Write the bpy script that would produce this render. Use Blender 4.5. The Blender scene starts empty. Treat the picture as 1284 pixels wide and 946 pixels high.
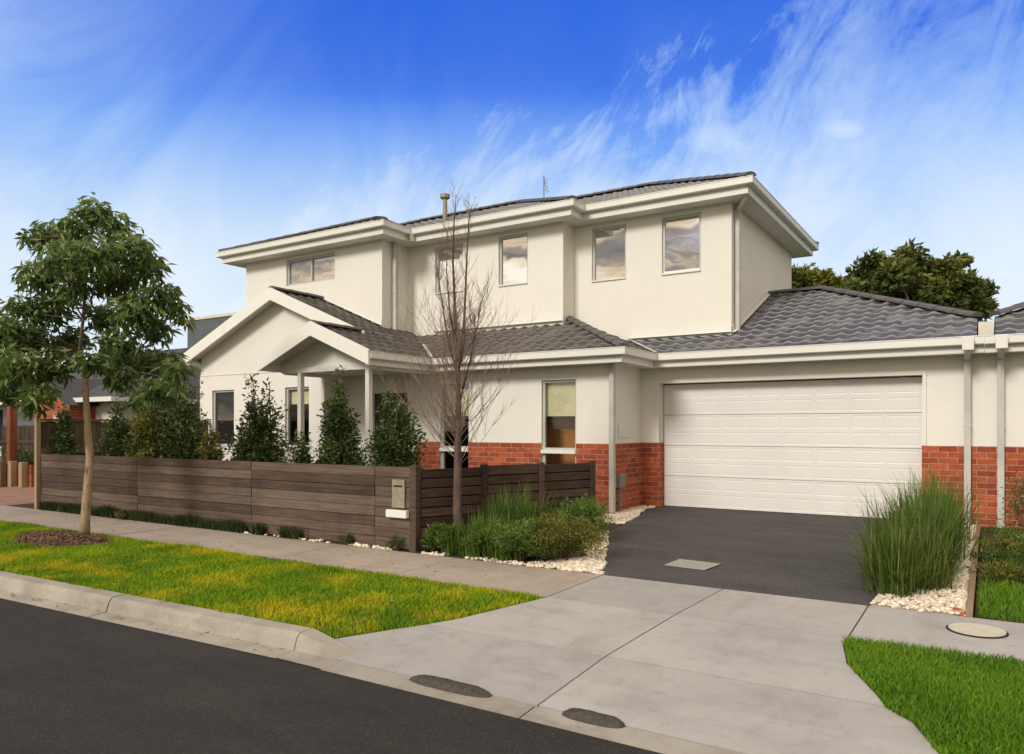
import bpy, bmesh, math, random
import numpy as np
from mathutils import Vector, Matrix, noise
random.seed(7); np.random.seed(7)
PI = math.pi
EYE = 1.68
F = 940.0; CX = 642.0; HY = 537.0
S_, C_ = 0.5373, 0.8434            # sin / cos of the camera's turn to the left
scene = bpy.context.scene
COL = scene.collection

def P(px, Y, z=0.0):               # a point on the plane Y seen in column px
    r = (px - CX) / F
    return Vector((Y * (r * C_ - S_) / (C_ + r * S_), Y, z))
def PD(px, py, depth):             # a point at a depth seen at px, py
    lat = (px - CX) / F * depth
    return Vector((C_ * lat - S_ * depth, S_ * lat + C_ * depth, EYE + (HY - py) / F * depth))

# ------------------------------------------------------------------ materials
def new_mat(name):
    m = bpy.data.materials.new(name); m.use_nodes = True
    nt = m.node_tree
    return m, nt, nt.nodes['Principled BSDF']
def N(nt, t, **kw):
    n = nt.nodes.new(t)
    for k, v in kw.items():
        if k.startswith('i_'):
            key = k[2:]
            n.inputs[int(key) if key.isdigit() else key.replace('_', ' ')].default_value = v
        else: setattr(n, k, v)
    return n
def L(nt, a, b): nt.links.new(a, b)
def ramp(nt, fac, stops):
    r = nt.nodes.new('ShaderNodeValToRGB')
    el = r.color_ramp.elements
    while len(el) < len(stops): el.new(0.5)
    for e, (p, c) in zip(el, stops):
        e.position = p; e.color = (*c, 1) if len(c) == 3 else c
    L(nt, fac, r.inputs[0]); return r.outputs[0]
def coords(nt, scale=(1,1,1), rot=(0,0,0)):
    g = N(nt, 'ShaderNodeNewGeometry')
    m = N(nt, 'ShaderNodeMapping'); m.inputs['Scale'].default_value = scale; m.inputs['Rotation'].default_value = rot
    L(nt, g.outputs['Position'], m.inputs['Vector']); return m.outputs[0]
def noise_tex(nt, vec, scale, detail=6, rough=.6, dist=0):
    n = N(nt, 'ShaderNodeTexNoise'); n.inputs['Scale'].default_value = scale
    n.inputs['Detail'].default_value = detail; n.inputs['Roughness'].default_value = rough
    n.inputs['Distortion'].default_value = dist
    L(nt, vec, n.inputs['Vector']); return n.outputs['Fac']
def mixc(nt, fac, a, b, mode='MIX'):
    m = N(nt, 'ShaderNodeMix', data_type='RGBA', blend_type=mode)
    if isinstance(fac, (int, float)): m.inputs[0].default_value = fac
    else: L(nt, fac, m.inputs[0])
    for i, v in ((6, a), (7, b)):
        if isinstance(v, tuple): m.inputs[i].default_value = (*v, 1)
        else: L(nt, v, m.inputs[i])
    return m.outputs[2]
def math_(nt, op, a, b=None, clamp=False):
    m = N(nt, 'ShaderNodeMath', operation=op); m.use_clamp = clamp
    for i, v in enumerate((a, b)):
        if v is None: continue
        if isinstance(v, (int, float)): m.inputs[i].default_value = v
        else: L(nt, v, m.inputs[i])
    return m.outputs[0]
def bump(nt, bsdf, h, strength=.3, dist=.01):
    b = N(nt, 'ShaderNodeBump'); b.inputs['Strength'].default_value = strength; b.inputs['Distance'].default_value = dist
    L(nt, h, b.inputs['Height']); L(nt, b.outputs[0], bsdf.inputs['Normal'])
def rough_mat(name, c1, c2, scale=3, rough=.8, bscale=80, bstr=.3, bdist=.004, spec=.3, stretch=(1,1,1), c3=None, vatt=0):
    m, nt, b = new_mat(name)
    v = coords(nt, stretch)
    n1 = noise_tex(nt, v, scale)
    st = [(.3, c1), (.7, c2)] if c3 is None else [(.28, c1), (.5, c2), (.72, c3)]
    col = ramp(nt, n1, st)
    if vatt:
        a = N(nt, 'ShaderNodeAttribute', attribute_name='v')
        k = math_(nt, 'MULTIPLY_ADD', a.outputs['Fac'], vatt)
        k.node.inputs[2].default_value = 1 - vatt / 2
        cc = N(nt, 'ShaderNodeCombineColor')
        for i in range(3): L(nt, k, cc.inputs[i])
        col = mixc(nt, 1.0, col, cc.outputs[0], 'MULTIPLY')
    L(nt, col, b.inputs['Base Color'])
    b.inputs['Roughness'].default_value = rough
    b.inputs['Specular IOR Level'].default_value = spec
    if bstr: bump(nt, b, noise_tex(nt, v, bscale, 8, .7), bstr, bdist)
    return m

M = {}
# rendered wall: two tones of cream, faint vertical runs of dirt
def render_mat(name, c1, c2):
    m, nt, b = new_mat(name)
    v = coords(nt)
    a = noise_tex(nt, v, .9, 5); s = noise_tex(nt, coords(nt, (5, 5, .35)), 1.6, 6)
    col = mixc(nt, ramp(nt, a, [(.3, (0,0,0)), (.7, (1,1,1))]), c1, c2)
    col = mixc(nt, ramp(nt, s, [(.5, (0,0,0)), (.85, (.09,.09,.09))]), col, tuple(x * .72 for x in c1))
    g = N(nt, 'ShaderNodeNewGeometry'); sz = N(nt, 'ShaderNodeSeparateXYZ'); L(nt, g.outputs['Position'], sz.inputs[0])
    L(nt, col, b.inputs['Base Color']); b.inputs['Roughness'].default_value = .85; b.inputs['Specular IOR Level'].default_value = .2
    bump(nt, b, noise_tex(nt, v, 120, 6, .7), .35, .004)
    return m
M['render'] = render_mat('cream_render', (.735, .718, .662), (.775, .758, .70))
M['trim'] = rough_mat('cream_trim_paint', (.68, .68, .64), (.73, .73, .69), 2, .45, 60, .05, spec=.4)
M['white'] = rough_mat('white_paint', (.70, .695, .66), (.76, .755, .73), 3, .4, 60, .04, spec=.4)
M['door_white'] = rough_mat('garage_door_paint', (.685, .675, .655), (.725, .715, .695), 1.5, .45, 150, .12, .002, spec=.4)
M['pipe'] = rough_mat('pipe_paint', (.42, .42, .39), (.55, .54, .5), 3, .5, 60, .05)
M['alu'] = rough_mat('aluminium_frame', (.42, .44, .42), (.52, .54, .52), 3, .4, 60, .03, spec=.5)
M['darkfill'] = rough_mat('dark_interior', (.03, .022, .018), (.05, .035, .025), 2, .9, 20, 0)
M['warmroom'] = rough_mat('warm_room', (.42, .17, .06), (.55, .25, .09), 1, .8, 20, 0)  # raised orange tone stands in for the light inside a lit room
M['blind'] = rough_mat('roller_blind', (.68, .61, .40), (.74, .67, .46), 2, .8, 200, .1)
M['steel'] = rough_mat('weathered_steel', (.20, .18, .13), (.32, .28, .2), 9, .45, 60, .1, spec=.5)
M['frontdoor'] = rough_mat('front_door_paint', (.03, .02, .018), (.05, .035, .03), 3, .4, 60, .05)
M['greywall'] = rough_mat('dark_grey_cladding', (.09, .1, .12), (.12, .13, .15), 2, .7, 60, .1)
M['barge'] = rough_mat('barge_board_paint', (.76, .75, .70), (.80, .79, .74), 3, .45, 60, .04)
M['soffit'] = rough_mat('soffit_paint', (.68, .665, .61), (.73, .715, .66), 2, .7, 60, .04)
M['ridge'] = rough_mat('ridge_cap', (.075, .07, .07), (.13, .12, .12), 8, .5, 60, .3)

def brick_mat():
    m, nt, b = new_mat('red_brick')
    g = N(nt, 'ShaderNodeNewGeometry'); s = N(nt, 'ShaderNodeSeparateXYZ'); L(nt, g.outputs['Position'], s.inputs[0])
    u = math_(nt, 'ADD', s.outputs[0], s.outputs[1])
    c = N(nt, 'ShaderNodeCombineXYZ'); L(nt, u, c.inputs[0]); L(nt, math_(nt, 'SUBTRACT', s.outputs[2], 1.42 - .086 * 20 - .005), c.inputs[1])
    br = N(nt, 'ShaderNodeTexBrick'); L(nt, c.outputs[0], br.inputs['Vector'])
    br.inputs['Scale'].default_value = 1; br.inputs['Brick Width'].default_value = .24; br.inputs['Row Height'].default_value = .086
    br.inputs['Mortar Size'].default_value = .0055; br.inputs['Mortar Smooth'].default_value = .25; br.inputs['Bias'].default_value = 0
    br.inputs['Color1'].default_value = (.50, .115, .045, 1); br.inputs['Color2'].default_value = (.27, .045, .022, 1)
    br.inputs['Mortar'].default_value = (.50, .33, .22, 1)
    n = noise_tex(nt, coords(nt), 14, 6)
    col = mixc(nt, 1.0, br.outputs['Color'], ramp(nt, n, [(.25, (.62,.6,.6)), (.75, (1.15,1.1,1.05))]), 'MULTIPLY')
    L(nt, col, b.inputs['Base Color']); b.inputs['Roughness'].default_value = .85
    h = math_(nt, 'MULTIPLY_ADD', n, .25); L(nt, math_(nt, 'SUBTRACT', 1, br.outputs['Fac']), h.node.inputs[2])
    bump(nt, b, h, .8, .008)
    return m
M['brick'] = brick_mat()

def tile_mat(name, c1, c2, c3, rough):  # last tone paints the glints on the tile noses
    m, nt, b = new_mat(name)
    a = N(nt, 'ShaderNodeAttribute', attribute_name='v')
    n = noise_tex(nt, coords(nt), 5, 6)
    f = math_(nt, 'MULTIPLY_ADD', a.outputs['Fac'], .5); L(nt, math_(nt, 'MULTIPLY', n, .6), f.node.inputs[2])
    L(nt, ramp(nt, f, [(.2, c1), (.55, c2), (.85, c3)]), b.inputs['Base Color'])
    L(nt, math_(nt, 'MULTIPLY_ADD', n, .25), b.inputs['Roughness'])
    b.inputs['Roughness'].links[0].from_node.inputs[2].default_value = rough - .12
    bump(nt, b, noise_tex(nt, coords(nt), 90, 6), .3, .004)
    return m
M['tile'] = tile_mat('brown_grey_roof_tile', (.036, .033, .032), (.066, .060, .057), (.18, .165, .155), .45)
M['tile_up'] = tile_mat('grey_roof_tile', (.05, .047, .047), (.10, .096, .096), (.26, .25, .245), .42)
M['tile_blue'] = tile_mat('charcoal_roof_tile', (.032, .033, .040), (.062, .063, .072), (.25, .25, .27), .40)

def timber_mat(name, c1, c2, c3, vert=False):
    m, nt, b = new_mat(name)
    a = N(nt, 'ShaderNodeAttribute', attribute_name='v')
    g = N(nt, 'ShaderNodeNewGeometry')
    off = N(nt, 'ShaderNodeCombineXYZ'); L(nt, math_(nt, 'MULTIPLY', a.outputs['Fac'], 37.0), off.inputs[0]); L(nt, math_(nt, 'MULTIPLY', a.outputs['Fac'], 11.0), off.inputs[2])
    ad = N(nt, 'ShaderNodeVectorMath', operation='ADD'); L(nt, g.outputs['Position'], ad.inputs[0]); L(nt, off.outputs[0], ad.inputs[1])
    mp = N(nt, 'ShaderNodeMapping'); mp.inputs['Scale'].default_value = (14, 14, .8) if vert else (1.3, 1.3, 30)
    L(nt, ad.outputs[0], mp.inputs['Vector'])
    n1 = noise_tex(nt, mp.outputs[0], 1.6, 8, .65, .4)
    n2 = noise_tex(nt, coords(nt), 1.1, 4)
    f = math_(nt, 'MULTIPLY_ADD', n1, .55); L(nt, math_(nt, 'MULTIPLY_ADD', a.outputs['Fac'], .22), f.node.inputs[2])
    f.node.inputs[2].links[0].from_node.inputs[2].default_value = -.02
    f2 = math_(nt, 'MULTIPLY_ADD', n2, .42); L(nt, f, f2.node.inputs[2])
    L(nt, ramp(nt, f2, [(.40, c1), (.60, c2), (.86, c3)]), b.inputs['Base Color'])
    b.inputs['Roughness'].default_value = .8; b.inputs['Specular IOR Level'].default_value = .25
    bump(nt, b, n1, .5, .006)
    return m
M['fence'] = timber_mat('weathered_dark_timber', (.036, .024, .018), (.098, .066, .050), (.205, .155, .122))
M['fence_dark'] = timber_mat('dark_slat_timber', (.022, .014, .011), (.065, .04, .03), (.15, .10, .08))
M['fence_grey'] = timber_mat('grey_paling_timber', (.06, .045, .03), (.12, .09, .065), (.2, .155, .12), True)
M['post_timber'] = timber_mat('tan_post_timber', (.18, .12, .07), (.30, .21, .13), (.4, .3, .2), True)
M['redtimber'] = timber_mat('red_brown_timber', (.15, .05, .02), (.28, .1, .04), (.36, .15, .07), True)

def asphalt(name, c1, c2, patch):
    m, nt, b = new_mat(name)
    v = coords(nt)
    big = noise_tex(nt, coords(nt, (.35, 1, 1)), .9, 5); fine = noise_tex(nt, v, 160, 3, .8); mid = noise_tex(nt, v, 6, 6)
    col = mixc(nt, ramp(nt, big, [(.3, (0,0,0)), (.7, (1,1,1))]), c1, c2)
    col = mixc(nt, ramp(nt, mid, [(.55, (0,0,0)), (.8, (.5,.5,.5))]), col, patch)
    col = mixc(nt, 1.0, col, ramp(nt, fine, [(.25, (.45,.45,.45)), (.75, (1.6,1.58,1.55))]), 'MULTIPLY')
    L(nt, col, b.inputs['Base Color']); b.inputs['Roughness'].default_value = .88; b.inputs['Specular IOR Level'].default_value = .25
    vo = N(nt, 'ShaderNodeTexVoronoi'); vo.inputs['Scale'].default_value = 95; L(nt, v, vo.inputs['Vector'])
    vs_ = N(nt, 'ShaderNodeSeparateColor'); L(nt, vo.outputs['Color'], vs_.inputs[0])
    col = mixc(nt, ramp(nt, vs_.outputs[0], [(.80, (0,0,0)), (.97, (.42,.42,.42))]), col, tuple(x * 2.1 for x in patch))
    blot = noise_tex(nt, coords(nt, (.8, 2.2, 1)), 1.3, 7, .7)
    col = mixc(nt, 1.0, col, ramp(nt, blot, [(.3, (.78,.78,.8)), (.5, (1,1,1)), (.75, (1.25,1.22,1.18))]), 'MULTIPLY')
    L(nt, col, b.inputs['Base Color'])
    bump(nt, b, math_(nt, 'ADD', fine, vs_.outputs[0]), .8, .006)
    return m
M['road'] = asphalt('road_asphalt', (.030, .0285, .025), (.038, .036, .0315), (.046, .043, .037))
M['drive'] = asphalt('driveway_asphalt', (.060, .059, .061), (.080, .077, .078), (.105, .095, .09))

def concrete(name, c1, c2, stain, joint=0):
    m, nt, b = new_mat(name)
    v = coords(nt)
    a = noise_tex(nt, v, .8, 6); f = noise_tex(nt, v, 140, 4, .8); st = noise_tex(nt, coords(nt, (.6, 1.4, 1)), 1.7, 7, .65)
    col = mixc(nt, ramp(nt, a, [(.3, (0,0,0)), (.7, (1,1,1))]), c1, c2)
    col = mixc(nt, ramp(nt, st, [(.5, (0,0,0)), (.75, (.65,.65,.65))]), col, stain)
    sp = noise_tex(nt, v, 7, 8, .75); sp2 = noise_tex(nt, coords(nt, (1, .25, 1)), 3.0, 5, .6)
    col = mixc(nt, 1.0, col, ramp(nt, sp, [(.28, (.80,.79,.78)), (.45, (1,1,1)), (.72, (1.07,1.06,1.05))]), 'MULTIPLY')
    col = mixc(nt, 1.0, col, ramp(nt, sp2, [(.30, (.88,.87,.86)), (.5, (1,1,1))]), 'MULTIPLY')
    at = N(nt, 'ShaderNodeAttribute', attribute_name='v')
    k = math_(nt, 'MULTIPLY_ADD', at.outputs['Fac'], .16); k.node.inputs[2].default_value = .92
    cc = N(nt, 'ShaderNodeCombineColor')
    for i in range(3): L(nt, k, cc.inputs[i])
    col = mixc(nt, 1.0, col, cc.outputs[0], 'MULTIPLY')
    col = mixc(nt, 1.0, col, ramp(nt, f, [(.2, (.82,.82,.82)), (.8, (1.14,1.14,1.14))]), 'MULTIPLY')
    L(nt, col, b.inputs['Base Color']); b.inputs['Roughness'].default_value = .85; b.inputs['Specular IOR Level'].default_value = .25
    bump(nt, b, f, .35, .003)
    return m
M['concrete'] = concrete('concrete', (.34, .33, .315), (.42, .405, .385), (.25, .24, .225))
M['path'] = concrete('footpath_concrete', (.31, .265, .22), (.39, .335, .28), (.23, .19, .155))
M['kerb'] = concrete('kerb_concrete', (.27, .245, .205), (.42, .39, .335), (.12, .105, .085))
M['paver'] = rough_mat('reddish_gravel', (.22, .12, .085), (.32, .19, .14), 4, .9, 90, .6, .01)
M['soil'] = rough_mat('garden_soil', (.035, .022, .013), (.085, .055, .033), 7, .95, 60, 1, .02)
M['mulch'] = rough_mat('bark_mulch', (.10, .055, .035), (.24, .14, .10), 25, .9, 60, 1, .02, vatt=1.1)
M['pebble'] = rough_mat('white_pebble', (.62, .53, .41), (.80, .72, .60), 30, .7, 60, .2, vatt=.5)
M['pebble_bed'] = rough_mat('pebble_bed', (.30, .23, .17), (.62, .53, .42), 40, .9, 60, 1, .02)
M['rubber'] = rough_mat('dark_wedge', (.04, .037, .032), (.085, .078, .065), 30, .8, 200, .6, .004)
M['lid'] = rough_mat('pit_lid_concrete', (.27, .265, .23), (.36, .35, .31), 20, .8, 100, .4)
M['dark'] = rough_mat('dark_gap', (.012, .011, .01), (.02, .018, .016), 9, .9, 60, 0)
M['lid_pale'] = rough_mat('pale_pit_lid', (.50, .47, .38), (.60, .56, .46), 20, .8, 100, .4)
M['brass'] = rough_mat('gas_cover_grey', (.18, .18, .17), (.24, .24, .22), 9, .6, 60, .1)
M['far_roof'] = rough_mat('far_grey_roof', (.055, .052, .055), (.085, .08, .08), 3, .7, 30, .5, .02)
M['far_white'] = rough_mat('far_white_wall', (.6, .56, .48), (.68, .64, .56), 2, .8, 60, .1)

def leaf_mat(name, c1, c2, c3, trans=.3, rough=.55, patch=1.2, pc=None):
    m, nt, b = new_mat(name)
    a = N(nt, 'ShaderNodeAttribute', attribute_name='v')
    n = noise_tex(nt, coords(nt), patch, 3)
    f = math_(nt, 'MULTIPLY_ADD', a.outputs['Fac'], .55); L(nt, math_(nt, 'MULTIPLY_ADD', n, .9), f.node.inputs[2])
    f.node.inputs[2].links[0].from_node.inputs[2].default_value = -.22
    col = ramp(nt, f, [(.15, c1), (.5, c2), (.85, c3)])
    if pc:
        n2 = noise_tex(nt, coords(nt, (1, 1, 1)), pc[1], 4, .6)
        col = mixc(nt, ramp(nt, n2, [(pc[2], (0,0,0)), (pc[3], (.85,.85,.85))]), col, pc[0])
    L(nt, col, b.inputs['Base Color']); b.inputs['Roughness'].default_value = rough; b.inputs['Specular IOR Level'].default_value = .35
    t = N(nt, 'ShaderNodeBsdfTranslucent'); L(nt, col, t.inputs[0])
    mx = N(nt, 'ShaderNodeMixShader'); mx.inputs[0].default_value = trans
    L(nt, b.outputs[0], mx.inputs[1]); L(nt, t.outputs[0], mx.inputs[2])
    L(nt, mx.outputs[0], nt.nodes['Material Output'].inputs[0])
    return m
M['leaf'] = leaf_mat('glossy_tree_leaf', (.04, .075, .016), (.14, .21, .05), (.36, .43, .18), .38, .45)
M['conifer'] = leaf_mat('dark_shrub_leaf', (.022, .04, .01), (.07, .105, .026), (.19, .23, .08), .3, .5, 2.5)
M['yellow_leaf'] = leaf_mat('yellow_green_leaf', (.045, .055, .01), (.13, .14, .022), (.30, .27, .06), .25, .5, 2.5)
M['strap'] = leaf_mat('strappy_leaf', (.03, .06, .01), (.095, .155, .022), (.24, .27, .07), .3, .5, 1.6)
M['strap_dark'] = leaf_mat('green_strappy_leaf', (.035, .07, .012), (.10, .18, .025), (.20, .28, .06), .3, .5, 1.6)
M['mondo'] = leaf_mat('ground_cover_leaf', (.010, .02, .005), (.03, .048, .012), (.08, .10, .03), .2, .5, 2)
M['far_leaf'] = leaf_mat('far_tree_leaf', (.02, .038, .008), (.09, .115, .022), (.27, .28, .07), .3, .6, .55)
M['far_leaf2'] = leaf_mat('far_yellow_tree_leaf', (.05, .07, .012), (.17, .18, .03), (.40, .38, .09), .3, .6, .7)
M['grass'] = leaf_mat('lawn_blade', (.065, .165, .003), (.19, .34, .005), (.38, .50, .01), .35, .6, .9, ((.60, .50, .012), 1.8, .45, .66))
M['lawn'] = rough_mat('lawn_ground', (.05, .10, .006), (.12, .17, .01), 3, .95, 50, 1, .02)
M['grass2'] = leaf_mat('right_lawn_blade', (.045, .13, .005), (.12, .26, .01), (.22, .36, .02), .35, .6, 1.2)
M['bark'] = rough_mat('pale_bark', (.09, .06, .04), (.38, .28, .17), 11, .85, 40, .8, .012, stretch=(1.3, 1.3, .55), c3=(.27, .18, .09))
M['bark_dark'] = rough_mat('grey_brown_bark', (.06, .042, .035), (.17, .115, .09), 12, .85, 60, .8, .01, stretch=(1, 1, .3))
M['twig'] = rough_mat('reddish_twig', (.15, .10, .082), (.26, .19, .155), 12, .8, 60, .2)
M['far_bark'] = rough_mat('far_bark', (.05, .035, .025), (.09, .07, .05), 6, .9, 30, .4)

def glass_mat(name, refl, base, transp=0.0):
    m, nt, b = new_mat(name)
    gl = N(nt, 'ShaderNodeBsdfGlossy'); gl.inputs['Roughness'].default_value = .015; gl.inputs['Color'].default_value = (.95, .95, .95, 1)
    n = noise_tex(nt, coords(nt), 1.3, 2); bp = N(nt, 'ShaderNodeBump'); bp.inputs['Strength'].default_value = .12; bp.inputs['Distance'].default_value = .02
    L(nt, n, bp.inputs['Height']); L(nt, bp.outputs[0], gl.inputs['Normal'])
    if transp:
        d = N(nt, 'ShaderNodeBsdfTransparent'); d.inputs[0].default_value = (*base, 1)
    else:
        d = N(nt, 'ShaderNodeBsdfDiffuse'); d.inputs[0].default_value = (*base, 1)
    mx = N(nt, 'ShaderNodeMixShader'); mx.inputs[0].default_value = refl
    L(nt, d.outputs[0], mx.inputs[1]); L(nt, gl.outputs[0], mx.inputs[2]); L(nt, mx.outputs[0], nt.nodes['Material Output'].inputs[0])
    return m
M['glass_up'] = glass_mat('tinted_reflective_glass', .55, (.10, .10, .09))
M['glass_low'] = glass_mat('clear_glass', .05, (.85, .88, .85), 1)
M['glass_dark'] = glass_mat('dark_glass', .12, (.02, .02, .02))

# ------------------------------------------------------------------ mesh builder
class MB:
    def __init__(s): s.v = []; s.f = []; s.a = []
    def add(s, vs, fs, a=None):
        o = len(s.v); s.v += [tuple(x) for x in vs]
        if a is None: a = random.random()
        for f in fs: s.f.append(tuple(i + o for i in f)); s.a.append(a)
        return s
    def box(s, x0, x1, y0, y1, z0, z1, a=None):
        vs = [(x, y, z) for z in (z0, z1) for y in (y0, y1) for x in (x0, x1)]
        return s.add(vs, [(0,2,3,1),(4,5,7,6),(0,1,5,4),(2,6,7,3),(0,4,6,2),(1,3,7,5)], a)
    def obox(s, p, q, w, z0, z1, a=None):          # box along p->q (xy), width w
        p = Vector(p[:2]); q = Vector(q[:2]); d = (q - p).normalized(); n = Vector((-d.y, d.x)) * w / 2
        c = [p - n, q - n, q + n, p + n]
        vs = [(*k, z0) for k in c] + [(*k, z1) for k in c]
        return s.add(vs, [(3,2,1,0),(4,5,6,7),(0,1,5,4),(1,2,6,5),(2,3,7,6),(3,0,4,7)], a)
    def hexa(s, bottom, top, a=None):
        n = len(bottom)
        return s.add(list(bottom) + list(top), [tuple(range(n))[::-1], tuple(range(n, 2*n))] + [(i, (i+1) % n, (i+1) % n + n, i + n) for i in range(n)], a)
    def tube(s, pts, rad, sides=6, a=None, cap=True):
        pts = [Vector(p) for p in pts]; n = len(pts); vs = []; fs = []
        ref = Vector((.31, .95, .05))
        for i, p in enumerate(pts):
            d = (pts[min(i+1, n-1)] - pts[max(i-1, 0)]).normalized()
            u = d.cross(ref).normalized() if abs(d.dot(ref)) < .98 else d.cross(Vector((1,0,0))).normalized()
            w = d.cross(u); r = rad[i] if isinstance(rad, (list, tuple)) else rad
            for k in range(sides):
                t = 2 * PI * k / sides; vs.append(p + u * math.cos(t) * r + w * math.sin(t) * r)
        for i in range(n - 1):
            for k in range(sides):
                k2 = (k + 1) % sides
                fs.append((i*sides+k, i*sides+k2, (i+1)*sides+k2, (i+1)*sides+k))
        if cap: fs.append(tuple(range(sides))[::-1]); fs.append(tuple((n-1)*sides + k for k in range(sides)))
        return s.add(vs, fs, a)
    def build(s, name, mat, parent=None, smooth=False, bevel=0):
        me = bpy.data.meshes.new(name); me.from_pydata(s.v, [], s.f)
        me.materials.append(M[mat] if isinstance(mat, str) else mat)
        at = me.attributes.new('v', 'FLOAT', 'FACE'); at.data.foreach_set('value', s.a)
        if smooth: me.polygons.foreach_set('use_smooth', [True] * len(me.polygons))
        me.update()
        o = bpy.data.objects.new(name, me); COL.objects.link(o)
        if parent:
            o.parent = parent; o.matrix_parent_inverse = Matrix.Translation(-parent.location)
        if bevel:
            b = o.modifiers.new('bevel', 'BEVEL'); b.width = bevel; b.segments = 2; b.limit_method = 'ANGLE'
        return o
def np_mesh(name, verts, nper, mat, attr, parent=None, faces=None, nverts=None):
    """verts: (n*k,3) array; each item has nverts vertices and the given local faces (lists of equal length nper)."""
    n = len(verts) // nverts
    fl = np.array(faces, dtype=np.int64)
    idx = (np.arange(n)[:, None, None] * nverts + fl[None]).reshape(-1, nper)
    me = bpy.data.meshes.new(name)
    me.vertices.add(len(verts)); me.vertices.foreach_set('co', np.asarray(verts, dtype=np.float32).ravel())
    me.loops.add(idx.size); me.loops.foreach_set('vertex_index', idx.ravel().astype(np.int32))
    me.polygons.add(len(idx)); me.polygons.foreach_set('loop_start', np.arange(0, idx.size, nper, dtype=np.int32))
    me.update(calc_edges=True); me.validate()
    at = me.attributes.new('v', 'FLOAT', 'FACE'); at.data.foreach_set('value', np.repeat(attr, len(fl)).astype(np.float32))
    me.materials.append(M[mat])
    o = bpy.data.objects.new(name, me); COL.objects.link(o)
    if parent: o.parent = parent; o.matrix_parent_inverse = Matrix.Translation(-parent.location)
    return o
def tag(o, label=None, cat=None, group=None, kind=None):
    if label: o['label'] = label
    if cat: o['category'] = cat
    if group: o['group'] = group
    if kind: o['kind'] = kind
    return o
def empty(name, loc, label, cat, group=None):
    o = bpy.data.objects.new(name, None); COL.objects.link(o); o.location = loc; o.empty_display_size = .2
    return tag(o, label, cat, group)

# ------------------------------------------------------------------ ground heights
def lerp_tab(t, x):
    if x <= t[0][0]: return t[0][1]
    for (a, b), (c, d) in zip(t, t[1:]):
        if x <= c: return b + (d - b) * (x - a) / (c - a)
    return t[-1][1]
TN = [(3.98, .135), (5.85, .160), (6.95, .182), (9.5, .23), (12.0, .27), (12.9, .28), (60, .3)]
TC = [(3.66, .004), (3.86, .018), (4.7, .108), (5.85, .160), (6.95, .182), (12.9, .28), (60, .3)]
zn = lambda y: lerp_tab(TN, y)
zc = lambda y: lerp_tab(TC, y)
def sheet(name, poly, zf, mat, dz=0.0, breaks=(), skirt=.08, kind='structure', label=None, cat=None, parts=None, z2=None, xb=()):
    bm = bmesh.new()
    for pi, pl in enumerate(parts or [poly]):
        b2 = bmesh.new()
        b2.faces.new([b2.verts.new((x, y, 0)) for x, y in pl])
        for yb in breaks:
            bmesh.ops.bisect_plane(b2, geom=b2.verts[:] + b2.edges[:] + b2.faces[:], plane_co=(0, yb, 0), plane_no=(0, 1, 0))
        for x_ in xb:
            bmesh.ops.bisect_plane(b2, geom=b2.verts[:] + b2.edges[:] + b2.faces[:], plane_co=(x_, 0, 0), plane_no=(1, 0, 0))
        for v in b2.verts: v.co.z = (z2(v.co.x, v.co.y) if z2 else zf(v.co.y)) + dz
        r = bmesh.ops.extrude_face_region(b2, geom=b2.faces[:])
        for v in r['geom']:
            if isinstance(v, bmesh.types.BMVert): v.co.z -= skirt
        bmesh.ops.recalc_face_normals(b2, faces=b2.faces)
        me = bpy.data.meshes.new('t'); b2.to_mesh(me); b2.free(); bm.from_mesh(me); bpy.data.meshes.remove(me)
    me = bpy.data.meshes.new(name); bm.to_mesh(me); bm.free(); me.materials.append(M[mat])
    at = me.attributes.new('v', 'FLOAT', 'FACE'); at.data.foreach_set('value', [(.5 + .5 * math.sin(p.center.x * 3.1 + round(p.center.y / 1.1) * 2.3)) for p in me.polygons])
    o = bpy.data.objects.new(name, me); COL.objects.link(o)
    tag(o, label, cat, kind=kind); return o

LEFT, RIGHT = -40.0, 25.0
def edgeY(x):                                   # road edge: bends a little towards the viewer to the left
    return 3.68 + (.04 * (x + 4.3) if x < -4.3 else 0)
mb = MB(); mb.add([(-300, -300, -.12), (300, -300, -.12), (300, 300, -.12), (-300, 300, -.12)], [(0,1,2,3)])
tag(mb.build('ground', 'lawn'), kind='structure')
mb = MB(); g = []
xs = [-60, -40, -25, -15, -10, -7, -4.3, 0, 5, 60]
vs = []
for x in xs: vs += [(x, -9, .0), (x, edgeY(max(x, -40)) + .005, .0)]
mb.add(vs, [(2*i, 2*i+2, 2*i+3, 2*i+1) for i in range(len(xs)-1)])
tag(mb.build('road', 'road'), kind='structure')
# far side of the street (behind the viewer)
mb = MB(); mb.box(-60, 60, -14, -9, -.1, .13); tag(mb.build('far_verge', 'lawn'), kind='structure')

# kerb and channel
def kerb(x0, x1, seed, left_taper=0, right_taper=0):
    k = MB(); n = max(2, int(abs(x1 - x0) / .5)); prof = []
    X = [x0 + (x1 - x0) * i / n for i in range(n + 1)]
    for i in range(n):
        a = (X[i], X[i+1])
        vs = []
        for x in a:
            e = edgeY(x)
            k1 = .012 * noise.noise((x * 2.1 + seed, 0, 0)); k2 = .008 * noise.noise((x * 3.3, seed, 4))
            vs += [(x, e, .004), (x, e + .17, .016), (x, e + .195 + k1*.3, .10 + k2), (x, e + .225 + k1, .138 + k2), (x, e + .36, .142), (x, e + .36, -.1), (x, e, -.1)]
        fs = [(j, j + 7, j + 8, j + 1) for j in range(6)]
        k.add(vs, fs, .5 + .5 * math.sin(int(x0 + i * .5 / 2.4) * 7.7))
    return k
kk = MB(); xk = -4.38; ik = 0
while xk > -40:
    q = kerb(xk - .004, max(-40, xk - 2.36), 1); kk.add(q.v, q.f, .35 + .5 * ((ik * 37) % 10) / 10); xk -= 2.37; ik += 1
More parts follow.
